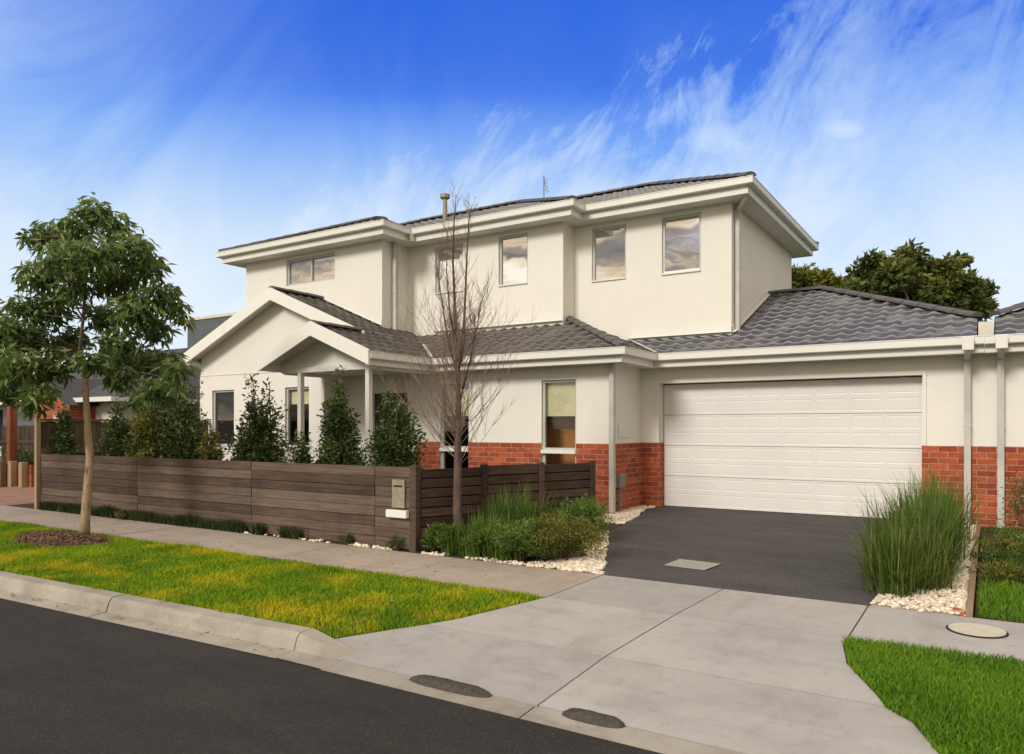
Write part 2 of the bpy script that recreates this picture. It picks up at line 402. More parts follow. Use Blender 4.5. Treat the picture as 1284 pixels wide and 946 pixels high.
tag(kk.build('kerb', 'kerb'), kind='structure')
tag(kerb(.15, 25, 5).build('kerb', 'kerb'), kind='structure')
# kerb nose: the kerb profile sinks into the crossover
def kerb_nose(x0, x1):
    m = MB(); n = 10; rings = []
    for i in range(n + 1):
        f = i / n; k = 1 - f; x = x0 + (x1 - x0) * f
        rings.append([(x, 3.685, .005), (x, 3.85, .017), (x, 3.875 + .05 * f, .017 + .083 * k), (x, 3.905 + .06 * f, .022 + .116 * k), (x, 4.04, .04 + .102 * k), (x, 4.04, -.05)])
    vs = [v for r in rings for v in r]; fs = []
    for i in range(n):
        for j in range(5): fs.append((i*6 + j, (i+1)*6 + j, (i+1)*6 + j + 1, i*6 + j + 1))
    m.add(vs, fs, .4); return m
tag(kerb_nose(-4.38, -3.92).build('kerb_nose', 'kerb', smooth=False), kind='structure')
tag(kerb_nose(.15, -.28).build('kerb_nose', 'kerb', smooth=True), kind='structure')
# channel through the crossover
mb = MB()
for x0, x1 in ((-3.92, -2.296), (-2.288, -.28)):
    mb.add([(x0, 3.68, .004), (x1, 3.68, .004), (x1, 3.855, .017), (x0, 3.855, .017), (x0, 3.68, -.1), (x1, 3.68, -.1)], [(0,1,2,3), (4,5,1,0)])
tag(mb.build('gutter_channel', 'kerb'), kind='structure')

# crossover slabs (real joints between them)
g = .006
def cx(y): return -2.29 + (y - 3.75) * (.2 / 3.2)
xl = [(-4.36, 3.866), (-4.38, 4.02), (-3.97, 4.51), (-3.80, 4.70), (-3.67, 4.93), (-3.37, 5.80), (-3.355, 5.85)]
xr = [(.145, 3.866), (.08, 4.02), (-.21, 4.27), (-.35, 4.56), (-.5, 4.7), (-.553, 4.84), (-.79, 5.32), (-.875, 5.72), (-.872, 5.85)]
def between(l, a, b): return [p for p in l if a - 1e-6 <= p[1] <= b + 1e-6]
parts = []
rows = [(3.866, 4.70), (4.70, 5.85), (5.85, 6.95)]
for a, b in rows:
    if b < 6: Lp = between(xl, a, b); Rp = between(xr, a, b)
    else: Lp = [(-3.355, a), (-3.32, b)]; Rp = [(-.872, a), (-.868, b)]
    def sh(l, a, b):
        l = [list(p) for p in l]; l[0][1] += g; l[-1][1] -= g; return [tuple(p) for p in l]
    Lp = sh(Lp, a, b); Rp = sh(Rp, a, b)
    parts.append(Lp[::-1] + [(cx(a) - g, a + g), (cx(b) - g, b - g)])
    parts.append([(cx(b) + g, b - g), (cx(a) + g, a + g)] + Rp)
sheet('driveway_crossover', None, zc, 'concrete', 0, (4.3, ), .07, parts=parts)
mb = MB(); mb.box(-4.3, .1, 3.87, 6.94, -.1, .006); 
mb.add([(-4.2, 3.87, .0), (.1, 3.87, .0), (-.3, 4.7, .07), (-3.8, 4.7, .07)], [(0,1,2,3)]); mb.add([(-3.8, 4.7, .07), (-.55, 4.7, .07), (-.87, 6.94, .15), (-3.33, 6.94, .15)], [(0,1,2,3)])
tag(mb.build('crossover_bedding', 'dark'), kind='structure')
# footpaths, slab by slab
def path_parts(x0, x1, step):
    out = []; x = x0
    while x < x1 - .05:
        x2 = min(x + step, x1); out.append([(x + .004, 5.85), (x2 - .004, 5.85), (x2 - .004, 6.95), (x + .004, 6.95)]); x = x2
    return out
pp = path_parts(-40, -3.36, 1.832); pp[-1] = [(pp[-1][0][0], 5.85), (-3.367, 5.85), (-3.335, 6.95), (pp[-1][3][0], 6.95)]
sheet('footpath', None, zn, 'path', 0, (), .06, parts=pp)
sheet('footpath', None, zn, 'concrete', 0, (), .06, parts=[[(-.86, 5.85), (.55, 5.85), (.55, 6.95), (-.856, 6.95)]] + path_parts(.556, 25, 1.4))
# nature strips
vl = [(-4.385, 4.045)] + [(x, y) for x, y in xl[2:]]
def seg_d(x, y, pl):
    best = 9
    for (x0_, y0_), (x1_, y1_) in zip(pl, pl[1:]):
        dx, dy = x1_ - x0_, y1_ - y0_; t_ = max(0, min(1, ((x - x0_) * dx + (y - y0_) * dy) / (dx*dx + dy*dy + 1e-9)))
        best = min(best, math.hypot(x - x0_ - dx * t_, y - y0_ - dy * t_))
    return best
def zl(x, y):
    d = min(seg_d(x, y, xl), seg_d(x, y, xr)); k = min(1, max(0, (d - .02) / .40)); k = k * k * (3 - 2 * k)
    return zc(y) + (zn(y) - zc(y)) * k + .018 * k * (noise.noise((x * .9, y * 1.4, 3)))
left_strip = [(-40, 5.85)] + [(-40, edgeY(-40) + .36), (-15, edgeY(-15) + .36), (-4.385, 4.035)] + [(x - .006, y) for x, y in xl[2:]]
sheet('nature_strip', left_strip, zn, 'lawn', -.006, [3.9 + .1 * i for i in range(20)], .1, z2=zl, xb=[-6 + .1 * i for i in range(28)])
right_strip = [(25, 5.85), (25, 4.04), (.09, 4.04)] + [(x + .008, y) for x, y in xr[2:]]
sheet('nature_strip', right_strip[::-1], zn, 'lawn', -.006, [4.05 + .1 * i for i in range(18)], .1, z2=zl, xb=[-.9 + .1 * i for i in range(22)])
# asphalt driveway
drv = [(-3.32, 6.955), (-.86, 6.955), (-.85, 12.86), (-4.96, 12.86), (-4.96, 12.62), (-5.05, 12.3), (-4.78, 11.3), (-4.60, 10.3), (-4.5, 9.6), (-4.05, 8.6)]
sheet('asphalt_driveway', drv, zc, 'drive', .002, (9.5, 12.0))
# garden beds
bed = [(-14.86, 6.96), (-3.34, 6.96), (-4.07, 8.6), (-4.52, 9.6), (-4.62, 10.3), (-5.1, 12.64), (-16, 12.64), (-16, 6.96)]
sheet('garden_bed', bed, zn, 'soil', -.012, (9.5, 12))
sheet('neighbour_gravel_drive', [(-20.5, 6.96), (-16.01, 6.96), (-16.01, 14), (-20.5, 14)], zn, 'paver', .0, (9.5, 12))
sheet('back_yard', [(-60, 12.66), (25, 12.66), (25, 60), (-60, 60)], zn, 'lawn', -.06)
sheet('garden_bed', [(-.848, 6.96), (-.16, 6.96), (-.16, 12.64), (-.848, 12.64)], zn, 'pebble_bed', -.004, (9.5, 12))
sheet('side_lawn', [(-.10, 6.96), (25, 6.96), (25, 12.64), (-.10, 12.64)], zn, 'soil', -.008, (9.5, 12))
sheet('neighbour_front_yard', [(-40, 6.96), (-20.52, 6.96), (-20.52, 12.64), (-40, 12.64)], zn, 'soil', -.01, (9.5, 12))

def inside(x, y, poly):
    c = False; n = len(poly); j = n - 1
    for i in range(n):
        xi, yi = poly[i]; xj, yj = poly[j]
        if (yi > y) != (yj > y) and x < (xj - xi) * (y - yi) / (yj - yi) + xi: c = not c
        j = i
    return c
# ------------------------------------------------------------------ blades and leaves
def blades(name, pts, hts, mat, lean=.5, width=.006, parent=None, label=None, cat=None, kind=None, seg=1, vatt=None):
    """pts (n,3); one bent blade per point"""
    n = len(pts); pts = np.asarray(pts); hts = np.asarray(hts)
    th = np.random.rand(n) * 2 * PI; ph = np.random.rand(n) * 2 * PI; ln = np.random.rand(n) * lean
    w = np.stack([np.cos(th), np.sin(th), np.zeros(n)], 1) * (width * (.6 + .8 * np.random.rand(n)))[:, None]
    d = np.stack([np.cos(ph) * ln, np.sin(ph) * ln, np.ones(n)], 1) * hts[:, None]
    mid = pts + d * np.array([.35, .35, .6]); tip = pts + d
    vs = np.stack([pts - w / 2, pts + w / 2, mid + w * .4, mid - w * .4, tip], 1).reshape(-1, 3)
    o = np_mesh(name, vs, 3, mat, np.random.rand(n) if vatt is None else vatt, parent, [(0,1,2),(0,2,3),(3,2,4)], 5)
    return tag(o, label, cat, kind=kind)
def lawn_pts(poly, dens, ymax=None, x0=None, x1=None, edge=.02):
    xs_ = [p[0] for p in poly]; ys_ = [p[1] for p in poly]
    a, b = (x0 if x0 is not None else min(xs_)), (x1 if x1 is not None else max(xs_)); c, d = min(ys_), max(ys_)
    n = int((b - a) * (d - c) * dens); out = []
    for _ in range(n):
        x = random.uniform(a, b); y = random.uniform(c, d)
        e = .05 * noise.noise((x * 4, y * 4, 0))
        if inside(x + e * .3, y + e, poly): out.append((x, y))
    return out
mound_c = (-10.62, 5.30)
def mound_r(x, y):
    return math.hypot((x - mound_c[0]) / .95, (y - mound_c[1]) / .42)
pts = []; h = []
for x, y in lawn_pts(left_strip, 5200, x0=-13.2, x1=-3.3) + lawn_pts(left_strip, 1200, x0=-22, x1=-13.2):
    if mound_r(x, y) < 1.0 + .15 * noise.noise((x * 6, y * 6, 2)): continue
    pts.append((x, y, zl(x, y) - .008)); h.append((.026 + .028 * random.random()) * (1 + .45 * noise.noise((x * 1.5, y * 1.5, 1))))
blades('lawn_grass', pts, h, 'grass', 1.1, .008, label='bright green and yellow mown grass on the strip left of the driveway', cat='grass', kind='stuff')
pts = []; h = []
for x, y in lawn_pts([(min(x, 3.0), y) for x, y in right_strip], 9000):
    pts.append((x, y, zl(x, y) - .008)); h.append((.03 + .03 * random.random()) * (1 + .4 * noise.noise((x * 3, y * 3, 1))))
blades('lawn_grass', pts, h, 'grass2', 1.1, .007, label='green mown grass on the strip right of the driveway', cat='grass', kind='stuff')
pts = []; h = []
yard = [(-.08, 6.97), (3.5, 6.97), (3.5, 12.4), (-.08, 12.4)]
for x, y in lawn_pts(yard, 2600):
    dens = 1.0 if y < 8.3 + .5 * noise.noise((x * 2, y * 2, 3)) else .03 + .30 * (noise.noise((x * 1.7, y * 1.7, 9)) > .22)
    if random.random() > dens: continue
    pts.append((x, y, zn(y) - .008)); h.append(.035 + .05 * random.random() if y < 8.5 else .05 + .09 * random.random())
blades('lawn_grass', pts, h, 'grass2', 1.0, .008, label='patchy grass and weeds beside the white pebble strip', cat='grass', kind='stuff')

# mulch mound round the street tree
mb = MB(); R_, A_ = 8, 28; vs = [(mound_c[0], mound_c[1], zn(mound_c[1]) + .10)]; fs = []
for i in range(1, R_ + 1):
    for j in range(A_):
        t = 2 * PI * j / A_; r = i / R_ * (1.05 + .08 * noise.noise((math.cos(t) * 2, math.sin(t) * 2, 0)))
        x = mound_c[0] + .95 * r * math.cos(t); y = mound_c[1] + .42 * r * math.sin(t)
        vs.append((x, y, zn(y) - .012 + .10 * max(0, 1 - r * r) + .012 * noise.noise((x * 9, y * 9, 0))))
for j in range(A_): fs.append((0, 1 + j, 1 + (j + 1) % A_))
for i in range(R_ - 1):
    for j in range(A_): a = 1 + i * A_; fs.append((a + j, a + A_ + j, a + A_ + (j + 1) % A_, a + (j + 1) % A_))
mb.add(vs, fs)
n = 2600
for _ in range(n):
    t = random.random() * 2 * PI; r = math.sqrt(random.random()) * 1.08
    x = mound_c[0] + .95 * r * math.cos(t); y = mound_c[1] + .42 * r * math.sin(t); z = zn(y) + .10 * max(0, 1 - r * r) + random.random() * .012
    d = Vector((random.gauss(0, 1), random.gauss(0, 1), random.gauss(0, .35))).normalized(); w = d.cross(Vector((0, 0, 1))).normalized() * random.uniform(.006, .012)
    l = random.uniform(.015, .04); c = Vector((x, y, z))
    mb.add([c - d*l - w, c + d*l - w, c + d*l + w, c - d*l + w, c + Vector((0,0,.008))], [(0,1,4),(1,2,4),(2,3,4),(3,0,4)])
tag(mb.build('bark_mulch', 'mulch'), 'brown bark mulch heaped around the foot of the street tree', 'mulch', kind='stuff')

def pebble_mesh(name, pts, size, mat, label):
    t = (1 + 5 ** .5) / 2
    base = np.array([(-1,t,0),(1,t,0),(-1,-t,0),(1,-t,0),(0,-1,t),(0,1,t),(0,-1,-t),(0,1,-t),(t,0,-1),(t,0,1),(-t,0,-1),(-t,0,1)]) / 1.9
    fc = [(0,11,5),(0,5,1),(0,1,7),(0,7,10),(0,10,11),(1,5,9),(5,11,4),(11,10,2),(10,7,6),(7,1,8),(3,9,4),(3,4,2),(3,2,6),(3,6,8),(3,8,9),(4,9,5),(2,4,11),(6,2,10),(8,6,7),(9,8,1)]
    n = len(pts); pts = np.asarray(pts)
    sc = size * (.6 + .9 * np.random.rand(n))[:, None] * np.stack([.8 + .6*np.random.rand(n), .8 + .6*np.random.rand(n), .5 + .4*np.random.rand(n)], 1)
    th = np.random.rand(n) * 2 * PI; c, s = np.cos(th), np.sin(th)
    v = base[None] * sc[:, None, :]
    x = v[..., 0] * c[:, None] - v[..., 1] * s[:, None]; y = v[..., 0] * s[:, None] + v[..., 1] * c[:, None]
    v = np.stack([x, y, v[..., 2]], 2) + pts[:, None, :]
    o = np_mesh(name, v.reshape(-1, 3), 3, mat, np.random.rand(n), None, fc, 12)
    o.data.polygons.foreach_set('use_smooth', [True] * len(o.data.polygons))
    return tag(o, label, 'pebbles', kind='stuff')
pts = [(x, y, zn(y) + random.uniform(.0, .015)) for x, y in lawn_pts([(-.845, 6.97), (-.165, 6.97), (-.165, 12.6), (-.845, 12.6)], 1500)]
pebble_mesh('white_pebbles', pts, .015, 'pebble', 'white pebbles in the strip between the driveway and the timber edging')
pts = []
pbl = [(-4.35, 6.97), (-3.345, 6.97), (-4.09, 8.65), (-4.52, 9.6), (-4.85, 9.6), (-4.35, 8.6), (-3.9, 7.7)]
for x, y in lawn_pts(pbl, 1800): pts.append((x, y, zn(y) + random.uniform(-.01, .012)))
for x, y in lawn_pts([(-5.3, 10.2), (-4.63, 10.35), (-4.8, 11.3), (-5.07, 12.3), (-4.98, 12.62), (-5.27, 12.62)], 1500): pts.append((x, y, zn(y) + random.uniform(-.01, .015)))
for x, y in lawn_pts([(-7.6, 6.97), (-4.2, 6.97), (-4.2, 7.07), (-7.6, 7.06)], 1300):
    if noise.noise((x * 1.6, 0, 5)) > -.15: pts.append((x, y, zn(y) + random.uniform(-.01, .01)))
for x, y in lawn_pts([(-9.0, 6.97), (-7.2, 6.97), (-7.2, 7.02), (-9.0, 7.02)], 500): pts.append((x, y, zn(y) + random.uniform(-.01, .01)))
pebble_mesh('white_pebbles', pts, .02, 'pebble', 'cream white pebbles left of the asphalt driveway, in front of the bushes and the fence')

def litter(name, pts, size, mat, label, cat):
    m = MB()
    for x, y, z in pts:
        a = random.random() * 2 * PI; d = Vector((math.cos(a), math.sin(a), 0)) * size * random.uniform(.6, 1.3); w_ = Vector((-math.sin(a), math.cos(a), 0)) * size * .35
        c = Vector((x, y, z)); up_ = Vector((0, 0, size * random.uniform(.1, .5)))
        m.add([c - d, c - w_ + up_, c + d, c + w_ + up_ * .6], [(0,1,2), (0,2,3)])
    return tag(m.build(name, mat), label, cat, kind='stuff')
M['dry_leaf'] = rough_mat('dry_leaf', (.16, .09, .04), (.42, .28, .12), 20, .8, 60, 0, vatt=.8)
pts = []
for _ in range(150):
    x = random.uniform(-13, -4.2); y = random.uniform(4.1, 6.9); pts.append((x, y, (zl(x, y) + .02 if y < 5.85 else zn(y) + .003)))
for _ in range(60):
    x = random.uniform(-12, -4.5); pts.append((x, edgeY(x) + random.uniform(.03, .18), .02))
for _ in range(35):
    x = random.uniform(-5, -3); y = random.uniform(7, 12); pts.append((x, y, zc(y) + .004))
litter('fallen_leaves', pts, .022, 'dry_leaf', 'scattered dry brown leaves on the grass strip, footpath and kerb channel', 'leaves')

# timber edging board
mb = MB(); mb.box(-.158, -.112, 6.98, 12.5, .12, .235); e = mb.build('garden_edging', 'post_timber', bevel=.004)
for v in e.data.vertices: v.co.z += zn(v.co.y) - .2
tag(e, 'long timber edging board between the white pebbles and the neighbouring lawn', 'edging')
# broken brick at its foot
mb = MB(); mb.hexa([(-.26, 7.0, .17), (-.165, 6.985, .17), (-.16, 7.07, .17), (-.25, 7.09, .17)], [(-.255, 7.01, .225), (-.17, 6.995, .21), (-.165, 7.06, .213), (-.245, 7.08, .228)])
tag(mb.build('brick', 'brick', bevel=.006), 'piece of loose red brick at the foot of the timber edging board', 'brick')

# pit lids
t = empty('pit_cover', (-.08, 6.52, .174), 'round pale concrete service cover in the footpath by the loose brick', 'cover')
mb = MB(); ring = [(-.08 + .20 * math.cos(k * PI / 16), 6.55 + .20 * math.sin(k * PI / 16)) for k in range(32)]
mb.hexa([(*p, .16) for p in ring], [(*p, .179) for p in ring]); mb.build('frame', 'dark', t)
ring = [(-.08 + .185 * math.cos(k * PI / 16), 6.55 + .185 * math.sin(k * PI / 16)) for k in range(32)]
mb = MB(); mb.hexa([(*p, .17) for p in ring], [(*p, .187) for p in ring]); mb.build('lid', 'lid_pale', t)
t = empty('drain_cover', (-2.74, 7.88, .2), 'square grey concrete drain lid set in the asphalt driveway', 'cover')
q = [PD(828, 711, 7.55), PD(884, 717, 7.55), PD(903, 701, 8.3), PD(848, 697, 8.3)]
q = [(-2.96, 7.70), (-2.50, 7.66), (-2.45, 8.06), (-2.93, 8.10)]
zz = zc(7.9)
cxm, cym = sum(p[0] for p in q) / 4, sum(p[1] for p in q) / 4
sc_ = lambda s: [(cxm + (x - cxm) * s, cym + (y - cym) * s) for x, y in q]
mb = MB(); mb.hexa([(x, y, zz - .03) for x, y in sc_(1.05)], [(x, y, zc(y) + .006) for x, y in sc_(1.05)]); mb.build('frame', 'dark', t)
mb = MB(); mb.hexa([(x, y, zz - .02) for x, y in q], [(x, y, zc(y) + .012) for x, y in q]); mb.build('lid', 'lid', t)

# dark ribbed wedges in the channel
def wedge(cxp, cyp, lx, ly, label):
    m = MB(); n = 36; rings = [(1, 0), (.93, .020), (.75, .034), (.4, .042)]
    vs = []; fs = []
    for s, hgt in rings:
        for k in range(n):
            a = 2 * PI * k / n; sx = math.copysign(abs(math.cos(a)) ** .7, math.cos(a)); sy = math.copysign(abs(math.sin(a)) ** .9, math.sin(a))
            vs.append((cxp + lx * s * sx, cyp + ly * s * sy, .012 + hgt + .004 * math.sin(sx * 40)))
    for i in range(3):
        for k in range(n): fs.append((i*n + k, i*n + (k+1) % n, (i+1)*n + (k+1) % n, (i+1)*n + k))
    fs.append(tuple(3*n + k for k in range(n)))
    m.add(vs, fs)
    return tag(m.build('kerb_wedge', 'rubber', smooth=True), label, 'kerb wedge', 'dark oval wedges in the kerb channel')
wedge(-2.93, 3.845, .33, .065, 'longer dark grey oval wedge in the channel of the crossover, nearer the kerb')
wedge(-1.91, 3.855, .20, .06, 'shorter dark grey oval wedge in the channel, right of the centre joint')

# ------------------------------------------------------------------ roofs
PITCH = .414
def tile_plane(polys, origin, up, z0, mat, name, parent, pitch=PITCH, tw=.245, tl=.29):
    """polys: convex xy polygons; origin xy on the eave line; up: unit xy direction up the slope"""
    up = Vector(up); e = Vector((-up.y, up.x)); o = Vector(origin)
    bmA = bmesh.new()
    k = 1 / math.sqrt(1 + pitch * pitch)
    th = tl * k
    prof = [(0, .0), (.10, .012), (.2, .024), (.32, .030), (.45, .024), (.55, .010), (.65, .0), (.82, -.004)]
    for poly in polys:
        ss = [(Vector(p) - o).dot(e) for p in poly]; ts = [(Vector(p) - o).dot(up) for p in poly]
        s0 = math.floor(min(ss) / tw) - 1; s1 = math.ceil(max(ss) / tw) + 1; t0 = math.floor(min(ts) / th); t1 = math.ceil(max(ts) / th) + 1
        sv = [(i + a) * tw for i in range(s0, s1) for a, _ in prof]; hv = [h for i in range(s0, s1) for _, h in prof]
        bm = bmesh.new(); lay = bm.faces.layers.float.new('v')
        for j in range(t0, t1):
            rows_ = []
            for tt, hh in ((j * th - .010, -.014), (j * th - .014, .020), ((j + .5) * th, .011), ((j + 1) * th, .000)):
                rows_.append([bm.verts.new((*(o + e * s + up * tt), z0 + tt * pitch + hh + h * (0 if hh < 0 else (1.05, .75, .75)[min(2, len(rows_) - 1)]))) for s, h in zip(sv, hv)])
            for a in range(3):
                for i in range(len(sv) - 1):
                    f = bm.faces.new((rows_[a][i], rows_[a][i+1], rows_[a+1][i+1], rows_[a+1][i])); f.smooth = a > 0
                    f[lay] = ((math.sin((i // len(prof) + s0) * 12.9898 + j * 78.233) * 43758.5453) % 1.0) * .75 if a else 1.6  # riser faces take the palest tone: glints put into the colour
        n = len(poly); cen = sum((Vector(p) for p in poly), Vector((0, 0))) / n
        for i in range(n):
            a = Vector(poly[i]); b = Vector(poly[(i+1) % n]); d = b - a
            no = Vector((d.y, -d.x))
            if no.dot(cen - a) > 0: no = -no
            bmesh.ops.bisect_plane(bm, geom=bm.verts[:] + bm.edges[:] + bm.faces[:], plane_co=(*a, 0), plane_no=(*no.normalized(), 0), clear_outer=True)
        me = bpy.data.meshes.new('t'); bm.to_mesh(me); bm.free(); bmA.from_mesh(me); bpy.data.meshes.remove(me)
    bmesh.ops.recalc_face_normals(bmA, faces=bmA.faces)
    me = bpy.data.meshes.new(name); bmA.to_mesh(me); bmA.free(); me.materials.append(M[mat])
    ob = bpy.data.objects.new(name, me); COL.objects.link(ob)
    if parent: ob.parent = parent; ob.matrix_parent_inverse = Matrix.Translation(-parent.location)
    return ob
def ridge(m, p, q, r=.085, par=None):
    if m is None: m = MB(); ridge(m, p, q, r); return m.build('ridge_cap', 'ridge', par or house)
    p = Vector(p); q = Vector(q); d = q - p; n = max(1, int(d.length / .36)); dn = d.normalized()
    side = dn.cross(Vector((0, 0, 1))).normalized(); upv = side.cross(dn)
    for i in range(n):
        a = p + d * (i / n); b = p + d * ((i + 1.06) / n)
        vs = []
        for c, rr in ((a, r * 1.1), (b, r * .95)):
            for k in range(7):
                t = PI * k / 6; vs.append(c + side * math.cos(t) * rr * 1.15 + upv * (math.sin(t) * rr * .75 - .005))
        m.add(vs, [(k, k+1, k+8, k+7) for k in range(6)] + [tuple(range(7))])
def hip_roof(x0, x1, y0, y1, z0, mat, parent, name='roof', pitch=.395):
    w, d = x1 - x0, y1 - y0; rm = MB()
    if w >= d:
        h = d / 2; a, b = (x0 + h, y0 + h), (x1 - h, y0 + h)
    else:
        h = w / 2; a, b = (x0 + h, y0 + h), (x0 + h, y1 - h)
    A, B, C, D = (x0, y0), (x1, y0), (x1, y1), (x0, y1)
    if w >= d: sides = [([A, B, b, a], A, (0, 1)), ([B, C, b], B, (-1, 0)), ([C, D, a, b], C, (0, -1)), ([D, A, a], D, (1, 0))]
    else: sides = [([A, B, a], A, (0, 1)), ([B, C, b, a], B, (-1, 0)), ([C, D, b], C, (0, -1)), ([D, A, a, b], D, (1, 0))]
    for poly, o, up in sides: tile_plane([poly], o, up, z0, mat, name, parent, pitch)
    zt = z0 + h * pitch + .05
    for c in (A, D): ridge(None, (*c, z0 + .05), (*(a if (w >= d or c == A) else b), zt))
    for c in (B, C): ridge(None, (*c, z0 + .05), (*(b if (w >= d or c == C) else a), zt))
    if (Vector(a) - Vector(b)).length > .1: ridge(None, (*a, zt), (*b, zt))
def sweep(m, path, prof, closed=False, a=.5):
    """prof: (outward, z) loop; outward is to the right of the walking direction"""
    n = len(path); P2 = [Vector(p) for p in path]; rings = []
    for i in range(n):
        if closed or 0 < i < n - 1:
            d0 = (P2[i] - P2[i-1]).normalized(); d1 = (P2[(i+1) % n] - P2[i]).normalized()
        else:
            d0 = d1 = (P2[min(i+1, n-1)] - P2[max(i-1, 0)]).normalized() if n > 1 else Vector((1, 0))
            if i == 0: d0 = d1 = (P2[1] - P2[0]).normalized()
            if i == n-1: d0 = d1 = (P2[-1] - P2[-2]).normalized()
        n0 = Vector((d0.y, -d0.x)); n1 = Vector((d1.y, -d1.x)); mt = (n0 + n1); mt = mt / max(.2, mt.dot(n0))
        rings.append([(*(P2[i] + mt * o), z) for o, z in prof])
    k = len(prof); vs = [v for r in rings for v in r]; fs = []
    for i in range(n if closed else n - 1):
        j = (i + 1) % n
        for t in range(k): fs.append((i*k + t, j*k + t, j*k + (t+1) % k, i*k + (t+1) % k))
    if not closed: fs += [tuple(range(k)), tuple(range((n-1)*k, n*k))[::-1]]
    m.add(vs, fs, a)

# ------------------------------------------------------------------ walls
def wall_y(m, x0, x1, z0, z1, Y, holes=(), reveal=.10, t=0):
    xs_ = sorted({x0, x1, *[h[0] for h in holes], *[h[1] for h in holes]}); zs = sorted({z0, z1, *[h[2] for h in holes], *[h[3] for h in holes]})
    xs_ = [x for x in xs_ if x0 <= x <= x1]; zs = [z for z in zs if z0 <= z <= z1]
    for a, b in zip(xs_, xs_[1:]):
        for c, d in zip(zs, zs[1:]):
            xm, zm = (a + b) / 2, (c + d) / 2
            if any(h[0] < xm < h[1] and h[2] < zm < h[3] for h in holes): continue
            m.add([(a, Y, c), (b, Y, c), (b, Y, d), (a, Y, d)], [(0,1,2,3)], .5)
    for h in holes:
        a, b = max(h[0], x0), min(h[1], x1); c, d = max(h[2], z0), min(h[3], z1); R = Y + reveal
        if c >= d: continue
        if h[3] <= z1: m.add([(a, Y, d), (b, Y, d), (b, R, d), (a, R, d)], [(0,1,2,3)], .5)
        if h[2] >= z0: m.add([(a, Y, c), (a, R, c), (b, R, c), (b, Y, c)], [(0,1,2,3)], .5)
        m.add([(a, Y, c), (a, Y, d), (a, R, d), (a, R, c)], [(0,1,2,3)], .5); m.add([(b, Y, c), (b, R, c), (b, R, d), (b, Y, d)], [(0,1,2,3)], .5)
def wall_x(m, X, y0, y1, z0, z1): m.add([(X, y0, z0), (X, y1, z0), (X, y1, z1), (X, y0, z1)], [(0,1,2,3)], .5)

house = empty('two_storey_house', (-8, 11, .2), 'two storey cream rendered house with grey tiled hip roofs and double garage', 'house')
E = EYE
ZB = .15; ZS = E + 1.055; ZG0 = E + 1.15; ZG1 = E + 1.275; ZR = E + 1.235
BT = 1.42
UZ0 = E + 3.95; UG0 = E + 4.07; UG1 = E + 4.195; UR = E + 4.155

# openings
def X(px, Y): return P(px, Y).x
win_low = [(X(679, 11.3), X(722.5, 11.3), .72, 2.51), (X(552, 11.3), X(588, 11.3), .72, 2.51)]
gab_win = [(-14.89, -14.12, 1.28, 2.53), (-12.46, -11.74, 1.28, 2.53)]
door_o = (-10.6, -9.62, .3, 2.42)
gar_o = (-4.951, -.839, .2, 2.47)
up_win = [(11.79, (-13.68, -12.12, E + 3.27, E + 3.86)), (12.64, (-10.0, -9.27, E + 2.85, E + 3.86)), (12.64, (-8.376, -7.68, E + 2.85, E + 3.86)),
          (13.1, (-6.51, -5.79, E + 2.82, E + 3.86)), (13.1, (-5.08, -4.345, E + 2.80, E + 3.86))]
m = MB()
wall_y(m, -11.3, -5.28, ZB, ZS + .2, 11.3, win_low + [door_o], .12)
wall_y(m, -5.28, -.045, ZB, ZS + .2, 12.65, [gar_o], .22)
wall_x(m, -5.28, 11.3, 12.65, ZB, ZS + .2); wall_x(m, -11.3, 10.7, 11.3, ZB, ZS + .9)
wall_y(m, -15.3, -11.3, ZB, E + 1.2, 10.7, gab_win, .12)
m.add([(-15.3, 10.7, E + 1.2), (-11.3, 10.7, E + 1.2), (-11.3, 10.7, E + 2.24), (-12.53, 10.7, E + 2.75), (-15.3, 10.7, E + 1.61)], [(0,1,2,3,4)], .5)
wall_x(m, -15.3, 10.7, 17.8, ZB, E + 1.61); wall_x(m, -.045, 12.65, 19, ZB, E + 1.2)
wall_y(m, -15.3, -.045, ZB, ZS + .1, 19.0)
wall_y(m, -17.2, -15.3, ZB, E + 1.5, 12.0); wall_x(m, -17.2, 12.0, 17, ZB, E + 1.5)
m.build('ground_floor_wall', 'render', house)
m = MB(); m.box(-15.29, -11.31, 10.688, 10.698, E + 1.185, E + 1.2); m.build('cladding_joint', 'trim', house)
m = MB()
wall_y(m, -15.1, -10.74, E + 1.0, UZ0 + .02, 11.79, [up_win[0][1]])
wall_y(m, -10.74, -6.89, E + 1.0, UZ0 + .02, 12.64, [up_win[1][1], up_win[2][1]])
wall_y(m, -6.89, -3.8, E + 1.0, UZ0 + .02, 13.1, [up_win[3][1], up_win[4][1]])
wall_x(m, -10.74, 11.79, 12.64, E + 1, UZ0 + .02); wall_x(m, -6.89, 12.64, 13.1, E + 1, UZ0 + .02); wall_x(m, -3.8, 13.1, 17.8, E + 1, UZ0 + .02)
wall_x(m, -15.1, 11.79, 17.8, E + 1, UZ0 + .02); wall_y(m, -15.1, -3.8, E + 1, UZ0 + .02, 17.8)
m.build('upper_floor_wall', 'render', house)
